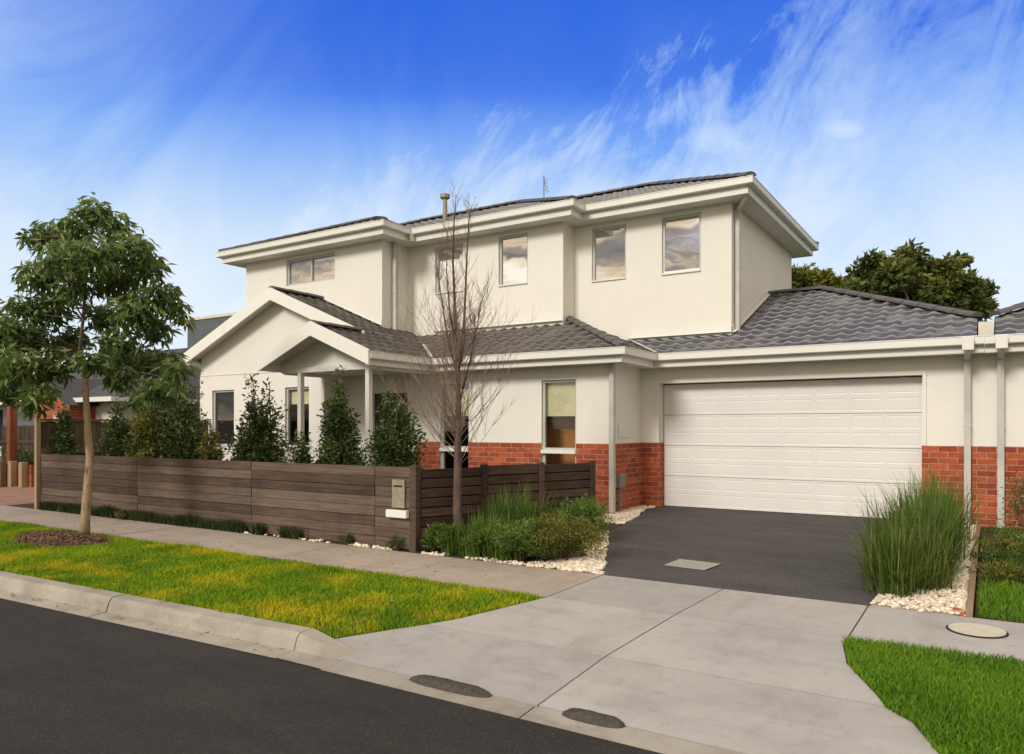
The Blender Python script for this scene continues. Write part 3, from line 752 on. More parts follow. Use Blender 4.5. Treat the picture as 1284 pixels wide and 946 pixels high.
# brick dado, 15 mm proud
def dado_y(a, b, Y, top=BT, par=None):
    q = MB(); q.box(a, b, Y - .015, Y + .004, ZB, top, .5); q.build('brick_base', 'brick', par or house)
w2, w1 = win_low
dado_y(-9.4, w1[0] - .002, 11.3); dado_y(w1[1] + .002, w2[0] - .002, 11.3); dado_y(w2[1] + .002, -5.265, 11.3)
dado_y(w1[0] - .002, w1[1] + .002, 11.3, .715); dado_y(w2[0] - .002, w2[1] + .002, 11.3, .715)
m = MB(); m.box(-5.284, -5.263, 11.2855, 12.634, ZB, BT, .5); m.build('brick_base', 'brick', house)
dado_y(-5.262, gar_o[0], 12.65); dado_y(gar_o[1], -.046, 12.65)
m = MB(); m.box(gar_o[0] - .002, gar_o[0] + .008, 12.64, 12.84, ZB, BT); m.build('brick_base', 'brick', house)
m = MB(); m.box(gar_o[1] - .008, gar_o[1] + .002, 12.64, 12.84, ZB, BT); m.build('brick_base', 'brick', house)

# windows
def window(o, Y, parent, style, panes=1, blind=0, transom=None, tilt=0, sill=True):
    x0, x1, z0, z1 = o; fw = .045; yf = Y + .045
    f = MB(); f.box(x0, x0 + fw, yf, yf + .06, z0, z1); f.box(x1 - fw, x1, yf, yf + .06, z0, z1)
    f.box(x0 + fw, x1 - fw, yf, yf + .06, z0, z0 + fw); f.box(x0 + fw, x1 - fw, yf, yf + .06, z1 - fw, z1)
    for k in range(1, panes):
        xm = x0 + (x1 - x0) * k / panes; f.box(xm - .022, xm + .022, yf - .004, yf + .056, z0 + fw, z1 - fw)
    if transom: f.box(x0 + fw, x1 - fw, yf - .004, yf + .056, transom - .03, transom + .03)
    fo = f.build('window', 'alu', parent, bevel=.003)
    if sill:
        s = MB()
        if transom: s.box(x0, x1, Y - .035, Y + .05, transom - .07, transom - .01)
        else: s.box(x0 + .003, x1 - .003, Y - .03, Y + .045, z0 + .002, z0 + .03)
        s.build('sill', 'white', fo, bevel=.004)
    yp = yf + .03
    for k in range(panes):
        p = MB(); a = x0 + (x1 - x0) * k / panes + .02; b = x0 + (x1 - x0) * (k + 1) / panes - .02
        p.add([(a, yp - tilt, z0 + .02), (b, yp - tilt, z0 + .02), (b, yp, z1 - .02), (a, yp, z1 - .02)], [(0,1,2,3)])
        p.build('pane', style, fo)
    if tilt:
        sf = MB(); sf.box(x0 + .03, x1 - .03, yp - tilt - .03, yp - tilt + .02, z0 + .032, z0 + .07); sf.build('sash', 'white', fo)
    if blind:
        zb = z1 - (z1 - (transom or z0)) * blind; b_ = MB(); b_.box(x0 + .03, x1 - .03, Y + .135, Y + .14, zb, z1 + .02); b_.build('roller_blind', 'blind', fo)
    return fo
def room(x0, x1, z0, z1, Y, d, mat):
    m = MB(); m.add([(x0, Y, z0), (x1, Y, z0), (x1, Y, z1), (x0, Y, z1), (x0, Y + d, z0), (x1, Y + d, z0), (x1, Y + d, z1), (x0, Y + d, z1)], [(4,5,6,7),(0,4,7,3),(1,2,6,5),(0,1,5,4),(3,7,6,2)])
    m.build('room_lining', mat, house)
window(w2, 11.3, house, 'glass_low', 1, .52, 1.31)
window(w1, 11.3, house, 'glass_low', 1, .5, 1.31)
room(w2[0] - .3, w2[1] + .3, .3, 2.65, 11.43, .45, 'warmroom')
room(w1[0] - .3, w1[1] + .3, .3, 2.65, 11.43, 1.2, 'darkfill')
window(gab_win[0], 10.7, house, 'glass_dark'); window(gab_win[1], 10.7, house, 'glass_low', 1, .28)
room(-12.7, -11.5, .6, 2.65, 10.83, 1.2, 'darkfill')
for i, (Y, o) in enumerate(up_win):
    window(o, Y, house, 'glass_up', 2 if i == 0 else 1, 0, tilt=.03 if i == 4 else 0, sill=i > 0)
# front door
m = MB(); m.box(door_o[0] + .04, door_o[1] - .04, 11.38, 11.42, .3, 2.38); fd = m.build('front_door', 'frontdoor', house)
m = MB(); m.box(door_o[0], door_o[0] + .04, 11.33, 11.42, .3, 2.42); m.box(door_o[1] - .04, door_o[1], 11.33, 11.42, .3, 2.42); m.box(door_o[0] + .04, door_o[1] - .04, 11.33, 11.42, 2.38, 2.42); m.build('frame', 'trim', fd)
m = MB(); m.tube([(-9.76, 11.36, 1.15), (-9.76, 11.33, 1.2), (-9.76, 11.33, 1.5), (-9.76, 11.36, 1.55)], .012); m.build('handle', 'alu', fd)

# garage door: four folding sections with pressed rectangles
m = MB(); x0, x1, z0, z1 = gar_o[0] + .012, gar_o[1] - .012, .285, 2.455; Yd = 12.85
H_ = (z1 - z0) / 4
def pressed(m, a, b, c, d, Y):
    e1, dp = .016, .0035
    o = [(a, c), (b, c), (b, d), (a, d)]; i1 = [(a+e1, c+e1), (b-e1, c+e1), (b-e1, d-e1), (a+e1, d-e1)]; i2 = [(a+e1*2, c+e1*2), (b-e1*2, c+e1*2), (b-e1*2, d-e1*2), (a+e1*2, d-e1*2)]
    vs = [(x, Y, z) for x, z in o] + [(x, Y + dp, z) for x, z in i1] + [(x, Y + .001, z) for x, z in i2]
    m.add(vs, [(k, (k+1) % 4, 4 + (k+1) % 4, 4 + k) for k in range(4)] + [(4+k, 4 + (k+1) % 4, 8 + (k+1) % 4, 8 + k) for k in range(4)] + [(8,9,10,11)], .5)
for r in range(4):
    a0, a1 = z0 + r * H_ + .0035, z0 + (r + 1) * H_ - .0035; nc = 8; cw = (x1 - x0) / nc
    for hrow in range(2):
        c0 = a0 + (a1 - a0) * hrow / 2; c1 = a0 + (a1 - a0) * (hrow + 1) / 2
        for c in range(nc):
            xa, xb = x0 + c * cw, x0 + (c + 1) * cw; g1 = .03
            pressed(m, xa + g1, xb - g1, c0 + g1, c1 - g1, Yd)
            m.add([(xa, Yd, c0), (xb, Yd, c0), (xb, Yd, c1), (xa, Yd, c1), (xa+g1, Yd, c0+g1), (xb-g1, Yd, c0+g1), (xb-g1, Yd, c1-g1), (xa+g1, Yd, c1-g1)], [(k, (k+1) % 4, 4 + (k+1) % 4, 4 + k) for k in range(4)], .5)
    m.add([(x0, Yd, a0), (x1, Yd, a0), (x1, Yd + .03, a0), (x0, Yd + .03, a0)], [(0,1,2,3)], .5); m.add([(x0, Yd, a1), (x1, Yd, a1), (x1, Yd + .03, a1), (x0, Yd + .03, a1)], [(0,3,2,1)], .5)
gd = m.build('garage_door', 'door_white', house)
m = MB(); m.box(x0 - .02, x1 + .02, Yd + .02, Yd + .04, z0 - .1, z1 + .1); m.build('backing', 'dark', gd)
m = MB(); m.box(x0, x1, Yd - .006, Yd + .018, .262, .288); m.build('rubber_seal', 'dark', gd)
m = MB(); m.box(gar_o[0] - .05, gar_o[0], 12.62, 12.66, BT, 2.52); m.box(gar_o[1], gar_o[1] + .05, 12.62, 12.66, BT, 2.52); m.box(gar_o[0], gar_o[1], 12.62, 12.66, 2.47, 2.52)
m.build('garage_surround', 'render', house)

# lower roofs -------------------------------------------------------------
sl = ZR
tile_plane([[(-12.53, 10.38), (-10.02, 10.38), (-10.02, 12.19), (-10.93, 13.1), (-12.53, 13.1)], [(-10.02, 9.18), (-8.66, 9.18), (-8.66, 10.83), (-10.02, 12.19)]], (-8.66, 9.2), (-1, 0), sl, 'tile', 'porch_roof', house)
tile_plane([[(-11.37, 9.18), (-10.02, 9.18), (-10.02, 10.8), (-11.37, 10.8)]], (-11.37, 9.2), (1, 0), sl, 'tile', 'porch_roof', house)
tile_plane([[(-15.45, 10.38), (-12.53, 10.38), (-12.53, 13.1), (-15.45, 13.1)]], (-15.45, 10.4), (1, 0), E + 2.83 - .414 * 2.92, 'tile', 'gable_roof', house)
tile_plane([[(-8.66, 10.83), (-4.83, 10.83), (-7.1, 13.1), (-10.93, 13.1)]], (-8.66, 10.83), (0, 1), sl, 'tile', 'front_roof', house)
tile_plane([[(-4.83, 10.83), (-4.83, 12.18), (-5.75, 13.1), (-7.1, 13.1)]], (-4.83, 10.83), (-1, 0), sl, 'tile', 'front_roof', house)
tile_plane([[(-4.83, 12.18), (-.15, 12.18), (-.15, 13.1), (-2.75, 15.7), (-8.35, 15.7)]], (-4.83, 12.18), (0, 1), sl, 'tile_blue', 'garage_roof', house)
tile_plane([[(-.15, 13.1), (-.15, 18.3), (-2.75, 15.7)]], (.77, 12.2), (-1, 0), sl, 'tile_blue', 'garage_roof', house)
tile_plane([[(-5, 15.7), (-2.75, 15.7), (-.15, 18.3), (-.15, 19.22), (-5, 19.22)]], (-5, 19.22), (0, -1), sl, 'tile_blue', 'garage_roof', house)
rz = lambda d: sl + d * PITCH + .045
ridge(None, (-.16, 13.1, rz(.92)), (-2.75, 15.7, rz(3.52))); ridge(None, (-2.75, 15.7, rz(3.52)), (-3.79, 15.7, rz(3.52)))
ridge(None, (-4.84, 10.84, rz(.0)), (-7.05, 13.05, rz(2.22)), .075)
ridge(None, (-12.53, 10.40, rz(3.87)), (-12.53, 11.78, rz(3.87))); ridge(None, (-10.02, 9.2, rz(1.36)), (-10.02, 10.35, rz(1.36)), .075)
def strip(p, q, w):
    m = MB(); p = Vector(p); q = Vector(q); d = (q - p).normalized(); s = d.cross(Vector((0, 0, 1))).normalized() * w / 2
    m.add([p - s, q - s, q + s, p + s], [(0,1,2,3)], .5); m.build('valley_flashing', 'pipe', house)
strip((-8.66, 10.83, sl + .07), (-9.6, 11.77, sl + .07 + .94 * PITCH), .07)
strip((-4.83, 12.18, sl + .07), (-5.7, 13.05, sl + .07 + .87 * PITCH), .07)
def flash(p, q, out, h=.10, th=.012):
    m = MB(); p = Vector(p); q = Vector(q); o_ = Vector((*out, 0)) * th
    m.add([p + o_, q + o_, q + o_ + Vector((0,0,h)), p + o_ + Vector((0,0,h)), p, q, q + Vector((0,0,h)), p + Vector((0,0,h)), p + o_*6, q + o_*6],
          [(0,1,2,3), (3,2,6,7), (8,9,1,0)], .5); m.build('flashing', 'trim', house)
flash((-10.0, 12.64, sl + .07 + 1.81*PITCH), (-6.89, 12.64, sl + .07 + 1.81*PITCH), (0, -1))
flash((-5.75, 13.1, sl + .06 + .92*PITCH), (-3.8, 13.1, sl + .06 + .92*PITCH), (0, -1))
flash((-3.8, 13.1, sl + .06 + .92*PITCH), (-3.8, 15.7, sl + .06 + 3.52*PITCH), (1, 0))
flash((-12.53, 11.79, sl + .06 + 3.87*PITCH), (-10.74, 11.79, sl + .06 + 2.08*PITCH), (0, -1))

GP = lambda z0, z1: [(-.01, z0), (.085, z0), (.10, z0 + .012), (.10, z1 - .012), (.108, z1 - .012), (.108, z1), (.094, z1), (.092, z1 - .03), (-.01, z1 - .03)]
def eaves(path, g0, g1, f0, parent, closed=False):
    m = MB(); sweep(m, path, GP(g0, g1), closed); m.build('gutter', 'trim', parent)
    m = MB(); sweep(m, path, [(-.03, f0 - .01), (-.004, f0 - .01), (-.004, g1 - .02), (-.03, g1 - .02)], closed); m.build('fascia', 'trim', parent)
low = [(-8.66, 9.2), (-8.66, 10.83), (-4.83, 10.83), (-4.83, 12.18), (-.06, 12.18)]
def off(path, d):                                 # shift inwards so the gutter's outer face lies on the path
    out = []; n = len(path)
    for i, p in enumerate(path):
        p = Vector(p); d0 = (p - Vector(path[i-1])).normalized() if i else (Vector(path[1]) - p).normalized(); d1 = (Vector(path[i+1]) - p).normalized() if i < n-1 else d0
        n0 = Vector((d0.y, -d0.x)); n1 = Vector((d1.y, -d1.x)); mt = n0 + n1; mt = mt / mt.dot(n0); out.append(tuple(p - mt * d))
    return out
eaves(off(low, .06), ZG0, ZG1, ZS, house)
m = MB()
m.add([(-8.95, 9.6, ZS), (-8.70, 9.24, ZS), (-8.70, 11.31, ZS), (-8.95, 11.31, ZS)], [(0,1,2,3)], .5)
m.add([(-8.72, 10.90, ZS + .002), (-4.90, 10.90, ZS + .002), (-4.90, 11.31, ZS + .002), (-8.72, 11.31, ZS + .002)], [(0,1,2,3)], .5)
m.add([(-5.29, 11.3, ZS), (-4.90, 11.3, ZS), (-4.90, 12.66, ZS), (-5.29, 12.66, ZS)], [(0,1,2,3)], .5)
m.add([(-4.91, 12.24, ZS + .002), (-.05, 12.24, ZS + .002), (-.05, 12.66, ZS + .002), (-4.91, 12.66, ZS + .002)], [(0,1,2,3)], .5)
m.add([(-11.3, 9.66, ZS + .02), (-8.9, 9.66, ZS + .02), (-8.9, 11.31, ZS + .02), (-11.3, 11.31, ZS + .02)], [(0,1,2,3)], .5)
m.build('soffit', 'soffit', house)
def slope_board(m, x0, zz0, x1, zz1, y0, y1, t0, t1):
    m.add([(x0, y0, zz0 - t0), (x1, y0, zz1 - t0), (x1, y0, zz1 + t1), (x0, y0, zz0 + t1), (x0, y1, zz0 - t0), (x1, y1, zz1 - t0), (x1, y1, zz1 + t1), (x0, y1, zz0 + t1)],
          [(0,1,2,3), (5,4,7,6), (0,4,5,1), (3,2,6,7), (1,5,6,2), (0,3,7,4)], .5)
zb = E + 2.83; zl_ = zb - PITCH * 2.95
m = MB()
slope_board(m, -15.48, zl_, -12.53, zb, 10.36, 10.395, .18, .075); slope_board(m, -12.53, zb, -9.9, zb - PITCH * 2.63, 10.36, 10.395, .18, .075)
m.build('barge_board', 'barge', house)
m = MB(); zp = rz(1.36) - .045
slope_board(m, -11.40, zp - PITCH * 1.38, -10.02, zp, 9.15, 9.185, .18, .075); slope_board(m, -10.02, zp, -8.64, zp - PITCH * 1.38, 9.15, 9.185, .18, .075)
m.build('barge_board', 'barge', house)
m = MB()
slope_board(m, -15.47, zl_, -12.53, zb, 10.396, 10.72, .075, -.06); slope_board(m, -12.53, zb, -9.9, zb - PITCH * 2.63, 10.396, 10.72, .075, -.06); m.build('verge_lining', 'soffit', house)
m = MB()
slope_board(m, -11.39, zp - PITCH * 1.37, -10.02, zp, 9.186, 10.70, .075, -.06); slope_board(m, -10.02, zp, -8.68, zp - PITCH * 1.35, 9.186, 11.3, .075, -.06); m.build('verge_lining', 'soffit', house)
m = MB(); m.box(-15.49, -15.44, 10.40, 17.8, zl_ - .17, zl_ + .04); m.box(-15.44, -15.30, 10.396, 17.8, zl_ - .17, zl_ - .15); m.build('fascia', 'barge', house)
m = MB(); m.box(-11.40, -11.36, 9.19, 10.69, zp - PITCH*1.38 - .17, zp - PITCH*1.38 + .03); m.build('fascia', 'barge', house)
m = MB()
m.add([(-11.30, 9.66, ZS), (-8.80, 9.66, ZS), (-8.80, 9.66, zp - PITCH * 1.22 - .06), (-10.02, 9.66, zp - .06), (-11.30, 9.66, zp - PITCH * 1.28 - .06)], [(0,1,2,3,4)], .5)
m.build('gable_infill', 'render', house)
for bx in ((-11.28, -8.86, 9.60, 9.655, ZS - .03, ZS + .06), (-8.92, -8.86, 9.66, 11.3, ZS - .05, ZS + .05), (-11.28, -11.22, 9.66, 10.7, ZS - .05, ZS + .05)):
    m = MB(); m.box(*bx); m.build('porch_beam', 'trim', house)
for px_ in (-9.08, -10.78):
    m = MB(); m.box(px_ - .045, px_ + .045, 9.585, 9.675, .2, ZS - .03); m.build('porch_post', 'white', house, bevel=.004)
m = MB(); m.box(-11.3, -8.7, 9.5, 11.3, .15, .30); m.build('porch_slab', 'concrete', house)
m = MB(); m.add([(-17.5, 11.7, E + 1.5), (-15.25, 11.7, E + 1.5), (-15.25, 14.5, E + 2.6), (-17.5, 14.5, E + 2.6), (-15.25, 17.4, E + 1.5), (-17.5, 17.4, E + 1.5)], [(0,1,2,3), (3,2,4,5)])
m.build('side_roof', 'tile', house)
# upper roofs -------------------------------------------------------------
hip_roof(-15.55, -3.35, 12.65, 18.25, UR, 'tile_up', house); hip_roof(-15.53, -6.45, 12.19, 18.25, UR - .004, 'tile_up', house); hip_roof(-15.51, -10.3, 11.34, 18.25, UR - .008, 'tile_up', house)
up_path = [(-15.49, 18.2), (-15.49, 11.40), (-10.36, 11.40), (-10.36, 12.25), (-6.51, 12.25), (-6.51, 12.71), (-3.41, 12.71), (-3.41, 18.2)]
eaves(up_path, UG0, UG1, UZ0, house, True)
m = MB()
for x0_, x1_, y0_ in ((-15.49, -10.37, 11.41), (-10.37, -6.52, 12.26), (-6.52, -3.42, 12.72)):
    m.add([(x0_, y0_, UZ0), (x1_, y0_, UZ0), (x1_, 18.19, UZ0), (x0_, 18.19, UZ0)], [(0,1,2,3)], .5)
m.build('upper_soffit', 'soffit', house)
for a, b, Y in ((-15.1, -13.69, 11.79), (-12.11, -10.74, 11.79), (-10.74, -10.01, 12.64), (-9.26, -8.39, 12.64), (-7.67, -6.89, 12.64), (-6.89, -6.52, 13.1), (-5.78, -5.09, 13.1), (-4.335, -3.8, 13.1)):
    m = MB(); m.box(a, b, Y - .02, Y + .001, UZ0 - .035, UZ0); m.build('cornice_bead', 'trim', house)
def downpipe(p, z1, z0, parent, w=.085, head=None):
    m = MB(); m.box(p[0] - w/2, p[0] + w/2, p[1] - w/2, p[1] + w/2, z0, z1, .5); o = m.build('downpipe', 'pipe', parent, bevel=.006)
    b = MB(); z = z0 + (z1 - z0) * .55; b.box(p[0] - w/2 - .006, p[0] + w/2 + .006, p[1] - w/2 - .006, p[1] + w/2 + .012, z, z + .03); b.build('bracket', 'pipe', o)
    if head:
        h_ = MB(); h_.box(head[0] - .07, head[0] + .07, head[1] - .05, head[1] + .06, head[2] - .18, head[2]); h_.build('rainhead', 'trim', o, bevel=.006)
    return o
downpipe((-5.21, 11.23), ZS, .3, house)
downpipe((-10.66, 12.12), UZ0, E + 1.75, house, .09)
downpipe((-3.74, 13.28), UZ0, E + 1.42, house, .075)
m = MB(); m.tube([(-3.44, 12.85, UG0), (-3.5, 12.9, UZ0 - .03), (-3.72, 13.25, UZ0 - .10)], .035, 8); m.build('downpipe_offset', 'trim', house)
m = MB(); m.box(-10.30, -10.22, 12.14, 12.22, UZ0 - .02, UG0 + .05); m.build('gutter_outlet', 'trim', house)
downpipe((X(1213, 12.5), 12.56), ZS + .12, .28, house, .085, head=(X(1214, 12.13), 12.06, ZG0 + .10))
m = MB(); m.tube([(X(1214, 12.13), 12.08, ZG0 - .05), (X(1213, 12.5), 12.53, ZS - .06)], .045, 8); m.build('downpipe_offset', 'pipe', house)
m = MB(); m.box(-5.272, -5.255, 11.62, 12.05, 1.52, 1.78)
for k in range(5): m.box(-5.256, -5.248, 11.64, 12.03, 1.54 + k * .05, 1.565 + k * .05)
m.build('wall_vent', 'white', house)
m = MB(); m.box(-5.262, -5.14, 11.42, 11.62, .68, .92); mo = m.build('meter_cover', 'brass', house, bevel=.02)
m = MB(); m.tube([(-5.2, 11.52, .70), (-5.2, 11.52, .25)], .022, 8); m.build('meter_pipe', 'brass', mo)
fp = PD(558, 262, 17.6)
m = MB(); m.tube([(fp.x, fp.y, fp.z - .7), (fp.x, fp.y, fp.z + .22)], .055, 10); m.build('flue', 'steel', house)
m = MB(); m.tube([(fp.x, fp.y, fp.z + .21), (fp.x, fp.y, fp.z + .25), (fp.x, fp.y, fp.z + .33), (fp.x, fp.y, fp.z + .36)], [.06, .12, .12, .04], 10); m.build('flue_cap', 'steel', house)
ap = PD(682, 243, 17.2)
m = MB(); m.tube([(ap.x, ap.y, ap.z - .9), (ap.x, ap.y, ap.z + .40)], .014, 6); m.tube([(ap.x, ap.y, ap.z + .36), (ap.x + .12, ap.y - .04, ap.z - .02)], .008, 5)
for k in range(4): m.tube([(ap.x + .015 + k*.022, ap.y - .10, ap.z + .33 - k * .09), (ap.x + .03 + k*.022, ap.y + .10, ap.z + .33 - k * .09)], .005, 4)
m.build('aerial', 'steel', house)
m = MB(); m.box(-.135, .045, 12.5, 19.2, E + 1.1, E + 1.50, .5); m.build('parapet', 'far_white', house)

# ------------------------------------------------------------------ adjoining unit, mirrored
unit = empty('adjoining_house', (2.5, 12.5, .2), 'cream rendered house joined to the garage at the right edge, with brick base', 'house')
mir = lambda x: -.09 - x
m = MB(); g2 = (mir(gar_o[1]), mir(gar_o[0]), .2, 2.47)
wall_y(m, -.044, 9, ZB, ZS + .2, 12.65, [g2], .22); wall_x(m, 9, 12.65, 19, ZB, ZS + .2); wall_y(m, -.04, 9, ZB, ZS + .2, 19); m.build('wall', 'render', unit)
dado_y(-.043, g2[0], 12.65, BT, unit); dado_y(g2[1], 9, 12.65, BT, unit)
gdo = bpy.data.objects.new('garage_door', gd.data); COL.objects.link(gdo); gdo.parent = unit; gdo.matrix_parent_inverse = Matrix.Translation(-unit.location); gdo.location = (g2[0] - gar_o[0], 0, 0)
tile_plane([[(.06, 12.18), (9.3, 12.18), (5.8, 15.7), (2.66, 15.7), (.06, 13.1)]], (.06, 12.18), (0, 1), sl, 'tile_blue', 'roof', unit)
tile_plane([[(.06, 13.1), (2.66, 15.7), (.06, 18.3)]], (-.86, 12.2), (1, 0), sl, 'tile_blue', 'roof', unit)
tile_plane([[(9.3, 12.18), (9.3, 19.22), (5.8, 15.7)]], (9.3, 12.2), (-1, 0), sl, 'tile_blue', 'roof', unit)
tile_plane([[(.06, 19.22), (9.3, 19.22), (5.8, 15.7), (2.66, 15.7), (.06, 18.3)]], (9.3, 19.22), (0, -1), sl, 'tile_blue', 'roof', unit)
ridge(None, (.07, 13.1, rz(.92)), (2.66, 15.7, rz(3.52)), par=unit); ridge(None, (2.66, 15.7, rz(3.52)), (5.8, 15.7, rz(3.52)), par=unit); ridge(None, (9.28, 12.2, rz(0)), (5.8, 15.7, rz(3.52)), par=unit)
eaves([(-.055, 12.24), (9.24, 12.24), (9.24, 19.1)], ZG0 - .004, ZG1 - .004, ZS - .004, unit)
m = MB(); m.add([(-.05, 12.25, ZS - .004), (9.2, 12.25, ZS - .004), (9.2, 12.66, ZS - .004), (-.05, 12.66, ZS - .004)], [(0,1,2,3)]); m.build('soffit', 'soffit', unit)
downpipe((X(1255, 12.5), 12.56), ZS + .12, .28, unit, .085, head=(X(1256, 12.13), 12.06, ZG0 + .10))
m = MB(); m.tube([(X(1256, 12.13), 12.08, ZG0 - .05), (X(1255, 12.5), 12.53, ZS - .06)], .045, 8); m.build('downpipe_offset', 'pipe', unit)

# ------------------------------------------------------------------ fences
FZ = E - .478
fy = 7.06; fx0, fx1 = -14.90, -5.93
t = empty('front_fence', ((fx0 + fx1) / 2, fy, .2), 'long low fence of weathered dark horizontal boards beside the footpath', 'fence')
joints = [fx0, X(172, fy), X(315, fy), X(470, fy), fx1]
for a, b in zip(joints, joints[1:]):
    m = MB(); nrow = 8; bh = (FZ - .19) / nrow
    for r in range(nrow):
        cut = [a + .004]; z0_ = .19 + r * bh
        if random.random() < .22 and r < nrow - 1 and b - a > 1.2: cut.append(random.uniform(a + .6, b - .4))
        cut.append(b - .004)
        for c, d in zip(cut, cut[1:]):
            dy = random.uniform(-.006, .006); dz = random.uniform(-.002, .002); v = random.random()
            m.box(c + .0015, d - .0015, fy + dy, fy + .022 + dy, z0_ + .003 + dz, z0_ + bh - .003 + dz, v)
    m.build('board_panel', 'fence', t, bevel=.003)
m = MB(); m.box(fx0, fx1 - .06, fy + .0285, fy + .034, .1, FZ - .02); m.build('backing_rail', 'fence_dark', t)
for x in (fx0 + .05, joints[1], joints[2], joints[3]):
    m = MB(); m.box(x - .045, x + .045, fy + .036, fy + .12, .1, FZ - .01); m.build('fence_post', 'fence_dark', t)
m = MB(); m.box(fx1 - .05, fx1 + .05, fy - .008, fy + .09, .1, FZ + .02); m.build('fence_post', 'fence', t, bevel=.004)
p0 = Vector((fx1 + .05, fy + .10)); p1 = Vector((-4.86, 9.83))
t = empty('side_fence', (*((p0 + p1) / 2), .2), 'dark slatted timber fence running from the corner post back to the brick wall', 'fence')
for k in range(3):
    a = p0.lerp(p1, k / 3 + (.012 if k else 0)); b = p0.lerp(p1, (k + 1) / 3 - .012)
    m = MB(); n = 8; sh_ = (FZ - .02 - .22) / n; za = [0, .02, .005][k]
    for r in range(n): m.obox(a, b, .02, .22 + r * sh_ + .005, .22 + (r + 1) * sh_ - .011 + za * (r == n-1))
    m.build('slat_panel', 'fence_dark', t, bevel=.002)
    m = MB(); dn = (b - a).normalized(); m.obox(a.lerp(b, .97), b + dn * .05, .07, .15, FZ + .005); m.build('fence_post', 'fence' if k == 2 else 'fence_dark', t, bevel=.003)
nrm = Vector(((p1 - p0).y, -(p1 - p0).x)).normalized()
m = MB(); m.obox(p0 - nrm * .05, p1 - nrm * .05, .008, .12, FZ - .08); m.build('backing', 'dark', t)
t = empty('boundary_fence', (-14.98, 8.9, .2), 'tall grey timber fence with pale end post between the two front gardens', 'fence')
m = MB(); m.box(-15.02, -14.94, 7.0, 7.08, .1, E + .19); m.build('end_post', 'post_timber', t, bevel=.006)
m = MB(); y = 7.10
while y < 10.6: m.box(-15.0, -14.982, y, y + .098, .15, E + .13 + random.uniform(-.008, .008)); y += .102
m.build('palings', 'fence_grey', t)
m = MB(); m.box(-15.03, -14.93, 7.085, 10.65, E + .135, E + .175); m.build('rail', 'fence_grey', t)
m = MB(); m.box(-14.98, -14.94, 7.085, 10.65, 1.2, 1.29); m.build('rail', 'fence_grey', t)

# letterbox
lx = X(498, fy - .05)
t = empty('letterbox', (lx, fy, .8), 'small metal letterbox with white slot ledge set in the front fence near its corner', 'letterbox')
z0_, z1_ = E - 98 * 9.62 / F, E - 62 * 9.62 / F
m = MB(); m.box(lx - .10, lx + .10, fy - .035, fy - .008, z0_ + .02, z1_); m.build('box', 'steel', t, bevel=.006)
m = MB(); m.box(lx - .17, lx + .16, fy - .075, fy - .008, z0_ - .10, z0_ - .005); m.build('slot_ledge', 'white', t, bevel=.01)
m = MB(); m.box(lx - .07, lx + .07, fy - .040, fy - .036, z1_ - .09, z1_ - .07); m.build('slot', 'dark', t)

# ------------------------------------------------------------------ vegetation
def leaf_cloud(name, blobs, n, L_, W_, mat, parent=None, droop=.4, shell=.35, bias=0.0):
    """blobs: (cx,cy,cz,rx,ry,rz); small bent leaves through the volume, denser near the shell"""
    B = np.array(blobs); vol = B[:, 3] * B[:, 4] * B[:, 5]; pr = vol ** .75; pr /= pr.sum()
    k = np.random.choice(len(B), n, p=pr); d = np.random.normal(size=(n, 3)); d /= np.linalg.norm(d, axis=1)[:, None]
    r = np.random.rand(n) ** shell
    r *= 1 + .18 * np.sin(d[:, 0] * 5 + k) * np.cos(d[:, 2] * 6 + k * 2)
    c = B[k, :3] + d * r[:, None] * B[k, 3:6]
    a = np.random.normal(size=(n, 3)) + d * .6; a[:, 2] = a[:, 2] * .6 - droop; a /= np.linalg.norm(a, axis=1)[:, None]
    up = np.random.normal(size=(n, 3)); s = np.cross(a, up); s /= np.linalg.norm(s, axis=1)[:, None]
    nn = np.cross(a, s)
    ll = (L_ * (.6 + .8 * np.random.rand(n)))[:, None]; ww = (W_ * (.6 + .8 * np.random.rand(n)))[:, None]
    vs = np.stack([c, c + a * ll * .45 + s * ww / 2 + nn * ll * .05, c + a * ll - nn * ll * .05, c + a * ll * .45 - s * ww / 2 + nn * ll * .05], 1).reshape(-1, 3)
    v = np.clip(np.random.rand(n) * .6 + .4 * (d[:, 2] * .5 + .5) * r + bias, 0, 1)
    return np_mesh(name, vs, 3, mat, v, parent, [(0,1,2), (0,2,3)], 4)
def branch_path(p, q, bend=.12, n=6):
    p = Vector(p); q = Vector(q); d = q - p; o = Vector((random.gauss(0, 1), random.gauss(0, 1), random.gauss(0, .4))) * d.length * bend
    return [p.lerp(q, i / n) + o * math.sin(PI * i / n) + Vector((random.gauss(0, 1), random.gauss(0, 1), 0)) * d.length * .012 for i in range(n + 1)]

# street tree ---------------------------------------------------------------
TD = 10.35; base = PD(105, 676, TD)
t = empty('street_tree', (base.x, base.y, zn(base.y)), 'young evergreen street tree with slim pale trunk and drooping leaves on the grass strip', 'tree')
m = MB()
tp = [Vector((base.x, base.y, zn(base.y) - .05)), PD(107, 650, TD), PD(110, 610, TD), PD(113, 575, TD), PD(110, 540, TD), PD(108, 500, TD), PD(107, 475, TD)]
m.tube(tp, [.080, .062, .056, .054, .046, .040, .038], 12)
m.build('trunk', 'bark', t, smooth=True); m = MB()
lead = [tp[-1], PD(100, 440, TD), PD(104, 400, TD - .1), PD(108, 350, TD), PD(114, 300, TD), PD(118, 262, TD)]
m.tube(lead, [.034, .026, .021, .017, .012, .005], 7)
lead2 = [tp[-1], PD(122, 462, TD + .1), PD(140, 430, TD + .2), PD(152, 380, TD + .1), PD(165, 330, TD)]
m.tube(lead2, [.026, .020, .017, .012, .005], 7)
